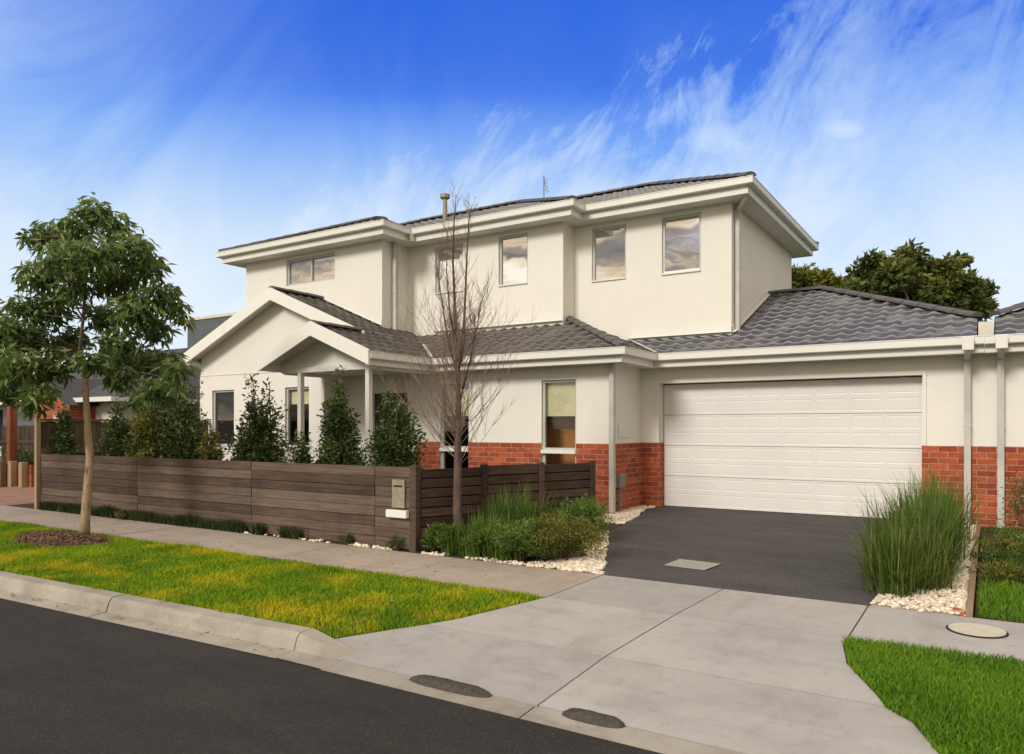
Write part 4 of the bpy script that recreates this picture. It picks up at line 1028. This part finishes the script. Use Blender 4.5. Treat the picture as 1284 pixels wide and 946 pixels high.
cl = [(118,262,17),(95,283,20),(142,283,22),(62,296,22),(38,298,12),(165,310,22),(78,322,24),(120,320,26),(185,333,20),(46,345,22),(150,350,26),(95,358,24),(204,370,20),(28,385,18),(65,385,24),
      (172,388,26),(128,395,20),(222,387,12),(35,420,24),(88,425,22),(8,412,20),(197,412,20),(150,432,24),(62,455,26),(20,458,26),(-15,440,24),(115,452,16),(182,452,24),(5,485,24),(50,490,18),(212,446,12),(-25,478,24),(220,462,16),(150,472,18),(192,486,16),(232,400,8),(208,492,14),(178,500,14),(222,484,9),(40,505,14)]
blobs = []
for px_, py_, r_ in cl:
    dd = random.uniform(-.8, .8) * (1 - abs(px_ - 105) / 260); c = PD(px_, py_, TD + dd); R = r_ / F * TD
    blobs.append((c.x, c.y, c.z, R * 1.1, R * 1.1, R * .95))
    src = (lead if px_ < 130 else lead2); q0 = min(src[1:], key=lambda v: (v - c).length + (0 if v.z < c.z + .05 else .6))
    m.tube(branch_path(q0, c, .12), [.012, .010, .008, .007, .005, .004, .002], 5)
m.build('branches', 'bark_dark', t, smooth=True)
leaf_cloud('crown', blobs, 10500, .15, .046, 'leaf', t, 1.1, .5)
# bare tree -----------------------------------------------------------------
bt = Vector((-5.56, 7.55, zn(7.55)))
t = empty('bare_tree', tuple(bt), 'leafless young tree with reddish upright twigs in the garden bed before the house', 'tree')
m = MB(); tw = MB(); BD = 9.33
def bp(px_, py_, dd=0): return PD(px_, py_, BD + dd)
trunk = [bt + Vector((0, 0, -.05)), bp(573, 640), bp(574, 590), bp(574, 550), bp(575, 510), bp(574, 470), bp(572, 430)]
m.tube(trunk, [.066, .055, .050, .044, .036, .028, .023], 10)
leaders = [([trunk[6], bp(570, 380, .05), bp(568, 330), bp(569, 285), bp(572, 245)], .021), ([trunk[5], bp(581, 430, -.05), bp(583, 380, -.1), bp(585, 330), bp(588, 275, -.05), bp(592, 258)], .021),
           ([trunk[5], bp(562, 430, .1), bp(556, 390, .15), bp(550, 350, .2), bp(546, 320, .2)], .016), ([trunk[6], bp(564, 395, -.1), bp(560, 340, -.15), bp(561, 290, -.15)], .015), ([trunk[4], bp(590, 450, .15), bp(600, 400, .2), bp(607, 360, .25)], .013)]
for pth, r0 in leaders: m.tube(pth, [r0 * (1 - .8 * i / (len(pth) - 1)) for i in range(len(pth))], 6)
def twig(p, d, ln, r, lvl):
    n = 5; pts_ = [Vector(p)]; dd = Vector(d).normalized()
    for i in range(n):
        dd = (dd + Vector((random.gauss(0, .07), random.gauss(0, .07), .07))).normalized(); pts_.append(pts_[-1] + dd * ln / n)
    tw.tube(pts_, [r * (1 - .75 * i / n) for i in range(n + 1)], 4, cap=False)
    if lvl > 0:
        for _ in range(random.randint(2, 4)):
            k = random.randint(1, n - 1); s = Vector((random.gauss(0, 1), random.gauss(0, 1), random.uniform(.1, .8))).normalized()
            twig(pts_[k], (dd * .9 + s * .6), ln * random.uniform(.35, .6), r * .6, lvl - 1)
for pth, a, b in [(trunk, 2, 6)] + [(l, 0, len(l) - 1) for l, _ in leaders]:
    for i in range(a, b):
        for _ in range(17 if pth is trunk else 12):
            f = random.random(); p = pth[i].lerp(pth[i+1], f); ang = random.random() * 2 * PI
            hz = (p.z - bt.z); k = max(.3, 1.0 - hz / 5.0)
            el = random.uniform(.6, 1.15) if (pth is trunk) else random.uniform(1.0, 1.8)
            twig(p, (math.cos(ang), math.sin(ang), el), random.uniform(.6, 1.15) * (1.85 * k if pth is trunk or hz < 2.2 else .75 * k), .0055 * k + .0018, 2 if hz < 3.0 else 1)
m.build('trunk', 'bark_dark', t, smooth=True); tw.build('twigs', 'twig', t)

# conifer-like shrubs behind the fence
def shrub(name, px_, Y, topy, wpx, mat, label, cat, tips=1, n=3200, leafL=.07, leafW=.032, conic=.8, group='shrubs growing behind the front fence'):
    b = P(px_, Y, zn(Y)); depth = -S_ * b.x + C_ * b.y; R = wpx * 1.18 / 2 / F * depth; ztop = E + (HY - topy) / F * depth; H = ztop - b.z
    t = empty(name, tuple(b), label, cat, group); blobs = []; m = MB()
    for k in range(tips):
        ox = (k - (tips - 1) / 2) * R * .6; hk = H * (1 - .06 * k)
        tip = Vector((b.x + ox, b.y + random.uniform(-.1, .1), b.z + hk * .97)); m.tube(branch_path(b, tip, .03), [.03, .026, .022, .018, .013, .009, .004], 6)
        nb = 16
        for i in range(nb):
            f = (i + .5) / nb; z = b.z + hk * (.15 + .83 * f); rr = R * (1 - f * conic) * (.85 if tips > 1 else 1)
            for j in range(5 if f < .75 else 2):
                a = random.random() * 2 * PI; q = rr * (.5 if f < .75 else .08) * random.uniform(.4, 1.5)
                s = max(.055, rr * random.uniform(.4, .7))
                blobs.append((b.x + ox * (.3 + .7 * f) + math.cos(a) * q, b.y + math.sin(a) * q, z + random.uniform(-.06, .06), s, s, s * 1.1))
    m.build('stem', 'bark_dark', t)
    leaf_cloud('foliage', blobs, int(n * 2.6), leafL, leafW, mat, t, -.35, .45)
    return t
shrub('conifer_shrub', 325, 8.2, 466, 86, 'conifer', 'dark green conical shrub with two tips behind the fence, between the two gable windows', 'shrub', 2, 5200)
shrub('conifer_shrub', 425, 8.3, 463, 68, 'conifer', 'tall narrow dark shrub behind the fence, in front of the porch between its posts', 'shrub', 1, 4400, conic=.72)
shrub('leafy_shrub', 497, 8.0, 492, 74, 'conifer', 'broad rounded dark shrub behind the fence in front of the front door', 'shrub', 2, 4000, conic=.45)
shrub('leafy_shrub', 228, 8.3, 474, 78, 'conifer', 'large dark bushy shrub behind the fence left of the leftmost gable window', 'shrub', 2, 4800, conic=.4)
shrub('leafy_shrub', 188, 7.9, 488, 60, 'yellow_leaf', 'yellow green shrub behind the fence beside the large dark bushy one', 'shrub', 2, 3200, conic=.35)
shrub('conifer_shrub', 147, 7.9, 500, 50, 'conifer', 'small olive green conical shrub behind the fence right of the street tree trunk', 'shrub', 1, 2800, conic=.55)
shrub('conifer_shrub', 80, 7.45, 508, 42, 'conifer', 'small dark conical shrub behind the fence left of the street tree trunk', 'shrub', 1, 2400, conic=.6)
shrub('leafy_shrub', 264, 8.0, 542, 36, 'yellow_leaf', 'very low shrub just above the fence below the leftmost gable window', 'shrub', 1, 1200, conic=.3)
shrub('leafy_shrub', 378, 7.8, 550, 42, 'conifer', 'low dark shrub just above the fence between the two tall conical ones', 'shrub', 1, 1300, conic=.3)

# strappy clumps
def clump(x, y, H, R, n, mat, label, group=None, width=.010, name='grass_clump', spread=.55, cat='plant'):
    z = zn(y); t = empty(name, (x, y, z), label, cat, group)
    nseg = 5; vs = []; at = []
    for _ in range(n):
        a = random.random() * 2 * PI; r0 = abs(random.gauss(0, .4)) * R * .6; b0 = Vector((x + math.cos(a) * r0, y + math.sin(a) * r0, z - .02))
        a2 = a + random.gauss(0, .7); le = H * random.uniform(.45, 1.15) * (.85 + .15 * math.sin(a * 3 + x * 9)); out = random.random() ** 1.2 * spread
        if random.random() < .38: le *= random.uniform(.4, .75); out = random.uniform(.5, 1.25)
        w = width * random.uniform(.6, 1.3); sd = Vector((-math.sin(a2), math.cos(a2), 0)); kink = random.gauss(0, .06) * le
        for i in range(nseg):
            f = i / (nseg - 1); p = b0 + Vector((math.cos(a2) * out * le * (f ** 1.6), math.sin(a2) * out * le * (f ** 1.6), le * (f - .28 * out * f ** 3))) + sd * kink * f * f
            ww = w * (1 - f ** 2) + .0008
            vs += [p - sd * ww / 2, p + sd * ww / 2]
        at.append(random.random())
    fs = [(2*i, 2*i+1, 2*i+3, 2*i+2) for i in range(nseg - 1)]
    np_mesh('leaves', np.array([tuple(v) for v in vs]), 4, mat, np.array(at), t, fs, nseg * 2)
    return t
G1 = 'strappy clumps along the right side of the driveway'
for k_, (cx_, cy_, hh_, rr_, nn_, mm_, ll_) in enumerate((
    (-.72, 7.55, .74, .42, 800, 'strap', 'strappy grass clump nearest the footpath, low and yellowish, beside the driveway'),
    (-.50, 7.95, .80, .40, 750, 'strap', 'second strappy grass clump from the footpath, on the white pebble side'),
    (-.82, 8.25, .86, .45, 800, 'strap', 'third strappy grass clump from the footpath, leaning over the asphalt'),
    (-.52, 8.7, .92, .45, 800, 'strap_dark', 'fourth strappy grass clump from the footpath, on the white pebble side'),
    (-.80, 9.1, .90, .45, 700, 'strap', 'fifth strappy grass clump from the footpath, at the asphalt edge'),
    (-.50, 9.6, .98, .50, 700, 'strap_dark', 'strappy grass clump third from the downpipe'),
    (-.72, 10.2, .95, .50, 650, 'strap_dark', 'strappy grass clump second from the downpipe'),
    (-.50, 10.9, 1.0, .50, 600, 'strap_dark', 'strappy grass clump nearest the downpipe, before the brick wall'))):
    clump(cx_, cy_, hh_, rr_, nn_, mm_, ll_, G1, spread=.5, width=.0135)
G2 = 'green clumps in the bed before the side fence'
clump(-5.42, 7.22, .40, .34, 620, 'strap_dark', 'green grassy clump at the front of the bed, at the foot of the bare tree', G2)
clump(-5.02, 7.22, .58, .42, 900, 'strap_dark', 'green grassy clump at the front of the bed, just right of the bare tree', G2)
clump(-4.66, 7.20, .52, .42, 900, 'strap_dark', 'green grassy clump at the front of the bed, next to the round olive bush', G2)
clump(-5.22, 7.95, .78, .46, 900, 'strap_dark', 'taller green grassy clump directly behind the bare tree', G2)
clump(-4.85, 8.0, .80, .48, 950, 'strap_dark', 'tallest green grassy clump in the middle of the bed', G2)
clump(-4.45, 8.1, .60, .44, 750, 'strap_dark', 'green grassy clump behind the round olive bush', G2)
clump(-5.78, 7.18, .26, .24, 320, 'mondo', 'small dark tuft at the foot of the fence corner post', G2)
clump(-5.50, 7.85, .42, .30, 350, 'mondo', 'dark tuft against the side fence behind the bare tree trunk', G2)
def bush(x, y, H, R, mat, label, n=2600, name='rounded_bush', L1=.04, W1=.012, group=None):
    z = zn(y); t = empty(name, (x, y, z), label, 'bush', group); bl = []
    for _ in range(26):
        a = random.random() * 2 * PI; q = R * math.sqrt(random.random()) * .75; hh = H * math.sqrt(max(0, 1 - (q / R) ** 2))
        bl.append((x + math.cos(a) * q, y + math.sin(a) * q, z + hh * random.uniform(.35, .8), R * .3, R * .3, H * .24))
    m = MB()
    for k in range(9):
        b = bl[k]; m.tube([(x, y, z - .02), (b[0], b[1], b[2])], [.008, .003], 4)
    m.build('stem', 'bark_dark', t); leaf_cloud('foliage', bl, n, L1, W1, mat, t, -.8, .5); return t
bush(-4.04, 7.36, .58, .54, 'yellow_leaf', 'round olive bush at the right end of the bed by the white pebbles', 6000)
bush(-5.0, 7.20, .42, .34, 'strap_dark', 'rounded green bush at the bed front among grassy clumps right of the bare tree', 4200, L1=.055, W1=.014)
bush(-5.55, 7.2, .34, .28, 'strap_dark', 'rounded green bush at the front of the bed between corner post and bare tree', 3000, L1=.055, W1=.014)
bush(-4.46, 7.20, .52, .42, 'strap_dark', 'low round green bush between the grassy clumps and the olive bush', 5200, L1=.055, W1=.014)
bush(-4.48, 8.75, .58, .46, 'strap_dark', 'round green bush at the foot of the side fence near the driveway', 5000, L1=.055, W1=.014)
bush(-4.75, 8.9, .42, .3, 'conifer', 'dark bush at the foot of the side fence behind the grassy clumps', 1800)
bush(X(433, 6.98), 7.0, .15, .11, 'conifer', 'tiny round shrub at the foot of the front fence among the pebbles', 420, 'small_shrub', .03, .01)
bush(X(497, 7.0), 6.99, .18, .15, 'conifer', 'small round shrub at the foot of the front fence below the letterbox', 650, 'small_shrub', .03, .01)
bush(.42, 10.6, 1.0, .42, 'conifer', 'tall dark shrub against the adjoining house at the right edge', 2600)
bush(.42, 9.3, .45, .35, 'strap_dark', 'low green shrub in the neighbouring bed at the right edge', 1800)
bush(.12, 8.7, .16, .28, 'yellow_leaf', 'low straggly olive plant in the bare soil right of the timber edging', 700, 'small_shrub', .06, .016)
bush(.25, 10.0, .28, .30, 'yellow_leaf', 'straggly olive plant in the soil before the adjoining wall', 900, 'small_shrub', .06, .016)
bush(.02, 9.6, .14, .22, 'conifer', 'low dark plant beside the timber edging', 500, 'small_shrub', .05, .016)
# ground cover along the fence
pts = []; h = []
for _ in range(9000):
    x = random.uniform(-14.7, -7.7); y = 6.965 + abs(random.gauss(0, .04))
    dn = noise.noise((x * 1.8, 0, 7))
    if y > 7.04 or dn < -.38 or (x > -9.0 and dn < .05): continue
    pts.append((x, y - (.03 if random.random() < .3 else 0), zn(y) - .01)); h.append((.10 + .10 * random.random()) * (1 + .5 * dn))
blades('ground_cover', pts, h, 'mondo', .9, .010, label='dark low ground cover growing along the foot of the front fence', cat='ground cover', kind='stuff')
# one pale-leaved little plant
bush(X(152, 6.9), 6.93, .12, .13, 'yellow_leaf', 'tiny pale leaved plant at the edge of the footpath right of the street tree', 300, 'small_shrub', .05, .02)

# trees behind the roofs
def big_tree(px_, topy, wpx, depth, mat, label, n, leafL, lumps, seed, grp='trees rising behind the garage roof', H0=None):
    random.seed(seed); c0 = PD(px_, 537, depth); base_ = Vector((c0.x, c0.y, .2)); ztop = E + (HY - topy) / F * depth; R = wpx / 2 / F * depth
    t = empty('tree', tuple(base_), label, 'tree', grp); m = MB()
    top = Vector((base_.x, base_.y, ztop * .75)); m.tube(branch_path(base_, top, .03), [.28, .25, .22, .18, .13, .09, .04], 8)
    bl = []
    for (dx, py_, r_) in lumps:
        c = PD(px_ + dx, py_, depth + random.uniform(-1, 1) * R * .5); rr = r_ / F * depth; bl.append((c.x, c.y, c.z, rr, rr, rr * .85))
        for _ in range(3):
            v = Vector((random.gauss(0, 1), random.gauss(0, 1), random.gauss(0, .8))).normalized() * rr * .8; bl.append((c.x + v.x, c.y + v.y, c.z + v.z, rr * .42, rr * .42, rr * .36))
        m.tube(branch_path((base_.x, base_.y, max(2, c.z - R)), c, .08, 4), [.1, .08, .06, .04, .02], 5)
    m.build('trunk', 'far_bark', t); leaf_cloud('crown', bl, n, leafL, leafL * .5, mat, t, .0, .42); return t
big_tree(1140, 305, 180, 34, 'far_leaf', 'large dark green tree rising behind the garage roof', 17000, .30,
         [(0,325,20),(-20,345,24),(25,340,20),(48,335,14),(-55,345,20),(-45,325,11),(60,360,24),(85,365,18),(10,370,30),(-40,372,28),(75,388,22),(95,390,12),(-70,368,18),(40,390,26),(0,400,28),(-60,400,26),(66,328,9)], 3)
big_tree(1018, 335, 60, 36, 'far_leaf2', 'smaller yellow green tree between the upper storey and the large dark tree', 7000, .28,
         [(-8,350,17),(15,355,14),(35,358,12),(-28,352,14),(0,372,24),(35,375,18),(-35,375,20)], 4)
random.seed(11)

# ------------------------------------------------------------------ surroundings at the left
nb = empty('single_storey_house', (-28, 15, .2), 'low neighbouring house with dark roof and orange brick gable at the left edge', 'house')
m = MB(); wall_y(m, -33, -22.6, .1, 2.62, 13.0, [(-30.8, -27.0, 1.0, 2.35)], .15); wall_x(m, -22.6, 13, 22, .1, 2.62); wall_x(m, -33, 13, 22, .1, 2.62); wall_y(m, -33, -22.6, .1, 2.62, 22); m.build('wall', 'far_white', nb)
m = MB(); m.box(-30.8, -27.0, 13.14, 13.18, 1.0, 2.35); m.build('window', 'glass_dark', nb)
m = MB()
A, B, C, D = (-33.6, 12.4, 2.6), (-22.0, 12.4, 2.6), (-22.0, 22.6, 2.6), (-33.6, 22.6, 2.6); r1, r2 = (-29.8, 17.5, 4.75), (-25.8, 17.5, 4.75)
m.add([A, B, C, D, r1, r2], [(0,1,5,4), (1,2,5), (2,3,4,5), (3,0,4)]); m.build('roof', 'far_roof', nb)
m = MB(); m.box(-33.7, -21.9, 12.32, 12.40, 2.48, 2.62); m.box(-21.98, -21.9, 12.4, 22.6, 2.48, 2.62); m.build('gutter', 'trim', nb)
gx0, gx1 = -26.2, -24.0; m = MB()
m.add([(gx0, 12.2, .1), (gx1, 12.2, .1), (gx1, 12.2, 2.5), ((gx0 + gx1) / 2, 12.2, 3.2), (gx0, 12.2, 2.5)], [(0,1,2,3,4)]); m.add([(gx1, 12.2, .1), (gx1, 13, .1), (gx1, 13, 2.5), (gx1, 12.2, 2.5)], [(0,1,2,3)]); m.build('brick_gable', 'brick', nb)
m = MB(); xm = (gx0 + gx1) / 2; m.add([(gx0 - .3, 11.9, 2.38), (xm, 11.9, 3.3), (xm, 14.5, 3.3), (gx0 - .3, 14.5, 2.38)], [(0,1,2,3)]); m.add([(xm, 11.9, 3.3), (gx1 + .3, 11.9, 2.38), (gx1 + .3, 14.5, 2.38), (xm, 14.5, 3.3)], [(0,1,2,3)]); m.build('gable_roof', 'far_roof', nb)
m = MB(); m.box(gx1 - .9, gx1 - .25, 12.17, 12.21, 1.55, 2.1); m.build('window', 'alu', nb)
# timber retaining wall and carport post
t = empty('retaining_wall', (-21, 9.2, .2), 'low retaining wall of upright orange brown timbers beside the gravel drive', 'retaining wall')
for k in range(9):
    x = -24.6 + k * .55; m = MB(); m.box(x, x + .16, 9.05, 9.2, .1, .86 - .01 * (k % 3)); m.build('upright', 'post_timber', t, bevel=.01)
m = MB()
for r in range(3): m.box(-24.7, -19.9, 9.21, 9.27, .15 + r * .21, .345 + r * .21)
m.build('boards', 'redtimber', t)
pp_ = PD(15, 537, 19.4)
tag(MB().box(pp_.x - .09, pp_.x + .09, pp_.y - .09, pp_.y + .09, .1, 2.35).build('timber_post', 'redtimber', bevel=.01), 'thick reddish timber post standing behind the low retaining wall', 'post')
t = empty('back_fence', (-21, 11.6, .2), 'dark timber fence behind the retaining wall of the neighbouring garden', 'fence')
m = MB(); x = -27.0
while x < -16.6: m.box(x, x + .12, 11.6, 11.62, .1, 1.75 + random.uniform(-.01, .01)); x += .125
m.build('palings', 'fence_dark', t); m = MB(); m.box(-27, -16.6, 11.565, 11.598, 1.2, 1.3); m.build('rail', 'fence_dark', t)
G3 = 'bushes in the neighbouring garden'
def nbush(px_, Y, H, R, mat, label): b = P(px_, Y); return bush(b.x, Y, H, R, mat, label, 1500, 'garden_bush', .10, .04, G3)
nbush(6, 10.4, .95, .8, 'conifer', 'dark garden bush behind the retaining wall at the left edge')
nbush(33, 10.2, 1.0, .7, 'conifer', 'dark garden bush behind the retaining wall, right of the reddish timber post')
# dark grey building behind the gable
t = empty('grey_building', (-33, 27, .2), 'dark grey upper wall of a building behind the left gable roof', 'building')
x0b = X(235, 24.0); zt = E + 134 * (-S_ * x0b + C_ * 24) / F
m = MB(); m.box(x0b, x0b + 9, 24, 32, .1, zt); m.build('wall', 'greywall', t)
m = MB(); m.box(x0b - .05, x0b + 9.05, 23.95, 32.05, zt, zt + .14); m.build('roof_edge', 'far_white', t)
# more garden trees behind, seen only past the neighbours
big_tree(-90, 380, 260, 42, 'far_leaf', 'broad dark tree far behind the neighbouring house', 5000, .45, [(-60,430,50),(0,410,55),(60,440,45),(0,470,60)], 8, 'trees behind the neighbouring house')

# ------------------------------------------------------------------ world and sun
SUN_EL = math.radians(30); sun_dir_from = Vector((-.12, -1.0, 0)).normalized()   # where the sun stands
w = bpy.data.worlds.new('World'); scene.world = w; w.use_nodes = True
nt = w.node_tree; bg = nt.nodes['Background']
sky = N(nt, 'ShaderNodeTexSky', sky_type='NISHITA'); sky.sun_disc = False
sky.sun_elevation = SUN_EL; sky.sun_rotation = math.atan2(sun_dir_from.x, sun_dir_from.y)
sky.air_density = 1.0; sky.dust_density = .6; sky.ozone_density = 2.0
tc = N(nt, 'ShaderNodeTexCoord')
def dot(v):
    d = N(nt, 'ShaderNodeVectorMath', operation='DOT_PRODUCT'); d.inputs[1].default_value = v; L(nt, tc.outputs['Generated'], d.inputs[0]); return d.outputs['Value']
vr = dot((C_, S_, 0)); vf = dot((-S_, C_, 0)); vz = dot((0, 0, 1))
front = math_(nt, 'MAXIMUM', vf, .12)
u = math_(nt, 'DIVIDE', vr, front); wv = math_(nt, 'DIVIDE', vz, front)
# base gradient by elevation: deep blue aloft, pale near the horizon
zpos = math_(nt, 'MAXIMUM', vz, 0)
grad = ramp(nt, zpos, [(0.0, (.86, .91, .98)), (.14, (.78, .86, .98)), (.25, (.38, .64, 1.0)), (.33, (.05, .29, 1.0)), (.42, (.001, .09, .86)), (1.0, (.005, .05, .5))])
SK = 7.0
hs = N(nt, 'ShaderNodeHueSaturation'); hs.inputs['Saturation'].default_value = 1.35; L(nt, sky.outputs[0], hs.inputs['Color'])
gs = N(nt, 'ShaderNodeVectorMath', operation='SCALE'); gs.inputs['Scale'].default_value = SK; L(nt, grad, gs.inputs[0])
basec = mixc(nt, .8, hs.outputs[0], gs.outputs[0])
# wispy cirrus in front
def vec2(a, b, c=0.0):
    cb = N(nt, 'ShaderNodeCombineXYZ')
    for i, v in enumerate((a, b, c)):
        if isinstance(v, (int, float)): cb.inputs[i].default_value = v
        else: L(nt, v, cb.inputs[i])
    return cb.outputs[0]
def mapn(vec, loc=(0,0,0), rot=(0,0,0), scale=(1,1,1)):
    mp = N(nt, 'ShaderNodeMapping'); mp.inputs['Location'].default_value = loc; mp.inputs['Rotation'].default_value = rot; mp.inputs['Scale'].default_value = scale
    L(nt, vec, mp.inputs['Vector']); return mp.outputs[0]
uv = vec2(u, wv)
edge = math_(nt, 'MULTIPLY_ADD', u, .34); edge.node.inputs[2].default_value = .40
def stretch(deg, sx, sy, off=0): return mapn(mapn(uv, loc=(off, 0, 0), rot=(0, 0, math.radians(-deg))), scale=(sx, sy, 1))
big = noise_tex(nt, stretch(48, 1.0, 1.7), 2.3, 9, .62, .8)
fib = noise_tex(nt, stretch(60, 1.6, 4.2), 3.2, 12, .70, 1.6)
fib2 = noise_tex(nt, stretch(35, 1.5, 3.4, 5), 4.5, 12, .72, 1.2)
puff = noise_tex(nt, mapn(uv, loc=(7, 3, 0)), 9, 10, .65, .4)
below = math_(nt, 'SUBTRACT', edge, wv)
b1 = math_(nt, 'MULTIPLY_ADD', math_(nt, 'SUBTRACT', big, .5), .62); L(nt, below, b1.node.inputs[2])
b2_ = math_(nt, 'MULTIPLY_ADD', math_(nt, 'SUBTRACT', fib, .5), .42); L(nt, b1, b2_.node.inputs[2])
band = ramp(nt, b2_, [(0.0, (0,0,0)), (.10, (.38,.38,.38)), (.24, (.74,.74,.74)), (.40, (.95,.95,.95))])
detail = ramp(nt, fib2, [(.30, (.62,.62,.62)), (.62, (1,1,1))])
cl1 = mixc(nt, 1.0, band, detail, 'MULTIPLY')
# thinner towards the upper right
rfu = ramp(nt, u, [(.22, (1,1,1)), (.50, (.42,.42,.42))]); lowm = ramp(nt, wv, [(.14, (1,1,1)), (.40, (0,0,0))])
cl1 = mixc(nt, 1.0, cl1, mixc(nt, 1.0, rfu, lowm, 'LIGHTEN'), 'MULTIPLY')
# veil at the far left and pale haze low down
leftv = mixc(nt, 1.0, ramp(nt, math_(nt, 'MULTIPLY', u, -1), [(.22, (0,0,0)), (.45, (.10,.10,.10)), (.74, (.44,.44,.44))]), ramp(nt, big, [(.35, (.35,.35,.35)), (.65, (1,1,1))]), 'MULTIPLY')
cl1 = mixc(nt, 1.0, cl1, leftv, 'SCREEN')
hz = mixc(nt, 1.0, ramp(nt, wv, [(.06, (.95,.95,.95)), (.22, (.85,.85,.85)), (.34, (.45,.45,.45)), (.45, (0,0,0))]), ramp(nt, big, [(.34, (.38,.38,.38)), (.60, (1.0,1.0,1.0))]), 'MULTIPLY')
cl1 = mixc(nt, 1.0, cl1, hz, 'SCREEN')
for (px_, py_, rx, ry, amt) in ((895, 170, .06, .03, .4), (1057, 163, .03, .015, .38)):
    uu = math_(nt, 'DIVIDE', math_(nt, 'SUBTRACT', u, (px_ - CX) / F), rx); ww = math_(nt, 'DIVIDE', math_(nt, 'SUBTRACT', wv, (HY - py_) / F), ry)
    r2_ = math_(nt, 'ADD', math_(nt, 'MULTIPLY', uu, uu), math_(nt, 'MULTIPLY', ww, ww)); rr_ = math_(nt, 'MULTIPLY_ADD', math_(nt, 'SUBTRACT', puff, .5), -3.4); L(nt, r2_, rr_.node.inputs[2])
    cl1 = mixc(nt, 1.0, cl1, ramp(nt, rr_, [(0.0, (amt,)*3), (.95, (0,0,0))]), 'SCREEN')
isfront = ramp(nt, vf, [(.05, (0,0,0)), (.3, (1,1,1))])
cl1 = mixc(nt, 1.0, cl1, isfront, 'MULTIPLY')
az = N(nt, 'ShaderNodeVectorMath', operation='SCALE'); az.inputs['Scale'].default_value = SK; az.inputs[0].default_value = (.14, .47, 1.0)
basec = mixc(nt, math_(nt, 'MULTIPLY', math_(nt, 'POWER', cl1, .85), mixc(nt, 1.0, ramp(nt, wv, [(.28, (0,0,0)), (.42, (1,1,1))]), (1.0, 1.0, 1.0), 'MULTIPLY')), basec, az.outputs[0])
gs2 = N(nt, 'ShaderNodeVectorMath', operation='SCALE'); gs2.inputs['Scale'].default_value = SK; gs2.inputs[0].default_value = (.80, .89, .99)
c = mixc(nt, cl1, basec, gs2.outputs[0])
# broken cloud behind the viewer, more added unseen overhead, both brightened for ambient light: warm-lit tops, grey bases
nb_ = noise_tex(nt, mapn(tc.outputs['Generated'], scale=(1.0, 1.0, 3.0)), 2.6, 8, .6, .4)
nb2 = noise_tex(nt, mapn(tc.outputs['Generated'], loc=(3, 1, 2), scale=(1.3, 1.3, 8)), 2.4, 6, .6, .5)
cloudcol = ramp(nt, nb2, [(.38, (.16, .18, .21)), (.46, (.50, .42, .36)), (.52, (1.15, .90, .62)), (.62, (1.6, 1.5, 1.3))])
gs3 = N(nt, 'ShaderNodeVectorMath', operation='SCALE'); gs3.inputs['Scale'].default_value = SK * 1.1; L(nt, cloudcol, gs3.inputs[0])
away = mixc(nt, 1.0, ramp(nt, vf, [(.0, (1,1,1)), (.25, (0,0,0))]), ramp(nt, vz, [(.60, (0,0,0)), (.75, (1,1,1))]), 'SCREEN')
back = mixc(nt, 1.0, away, ramp(nt, nb_, [(.22, (.15,.15,.15)), (.42, (1,1,1))]), 'MULTIPLY')
c = mixc(nt, back, c, gs3.outputs[0])
L(nt, c, bg.inputs['Color']); bg.inputs['Strength'].default_value = .145
w.cycles.sampling_method = 'MANUAL'; w.cycles.sample_map_resolution = 1024

for lk in nt.links:
    if lk.to_node.type == 'VALTORGB' and lk.from_socket == wv: lk.to_node.color_ramp.interpolation = 'B_SPLINE'
grad.node.color_ramp.interpolation = 'B_SPLINE'
sd = bpy.data.lights.new('sun', 'SUN'); sd.energy = 2.45; sd.angle = math.radians(15); sd.color = (1.0, .945, .85)
so_ = bpy.data.objects.new('sun', sd); COL.objects.link(so_)
dirv = Vector((sun_dir_from.x * math.cos(SUN_EL), sun_dir_from.y * math.cos(SUN_EL), math.sin(SUN_EL)))
so_.rotation_euler = dirv.to_track_quat('Z', 'Y').to_euler(); so_.location = dirv * 50

cam = bpy.data.cameras.new('camera'); co = bpy.data.objects.new('camera', cam); COL.objects.link(co); scene.camera = co
cam.sensor_width = 36; cam.lens = F / 1284 * 36; cam.shift_y = (HY - 473) / 1284; cam.clip_end = 1000; cam.clip_start = .05
co.location = (0, 0, EYE); co.rotation_euler = (PI / 2, 0, math.atan2(S_, C_))
scene.view_settings.view_transform = 'Standard'; scene.view_settings.look = 'None'; scene.view_settings.exposure = 0; scene.view_settings.gamma = 1
scene.render.engine = 'CYCLES'
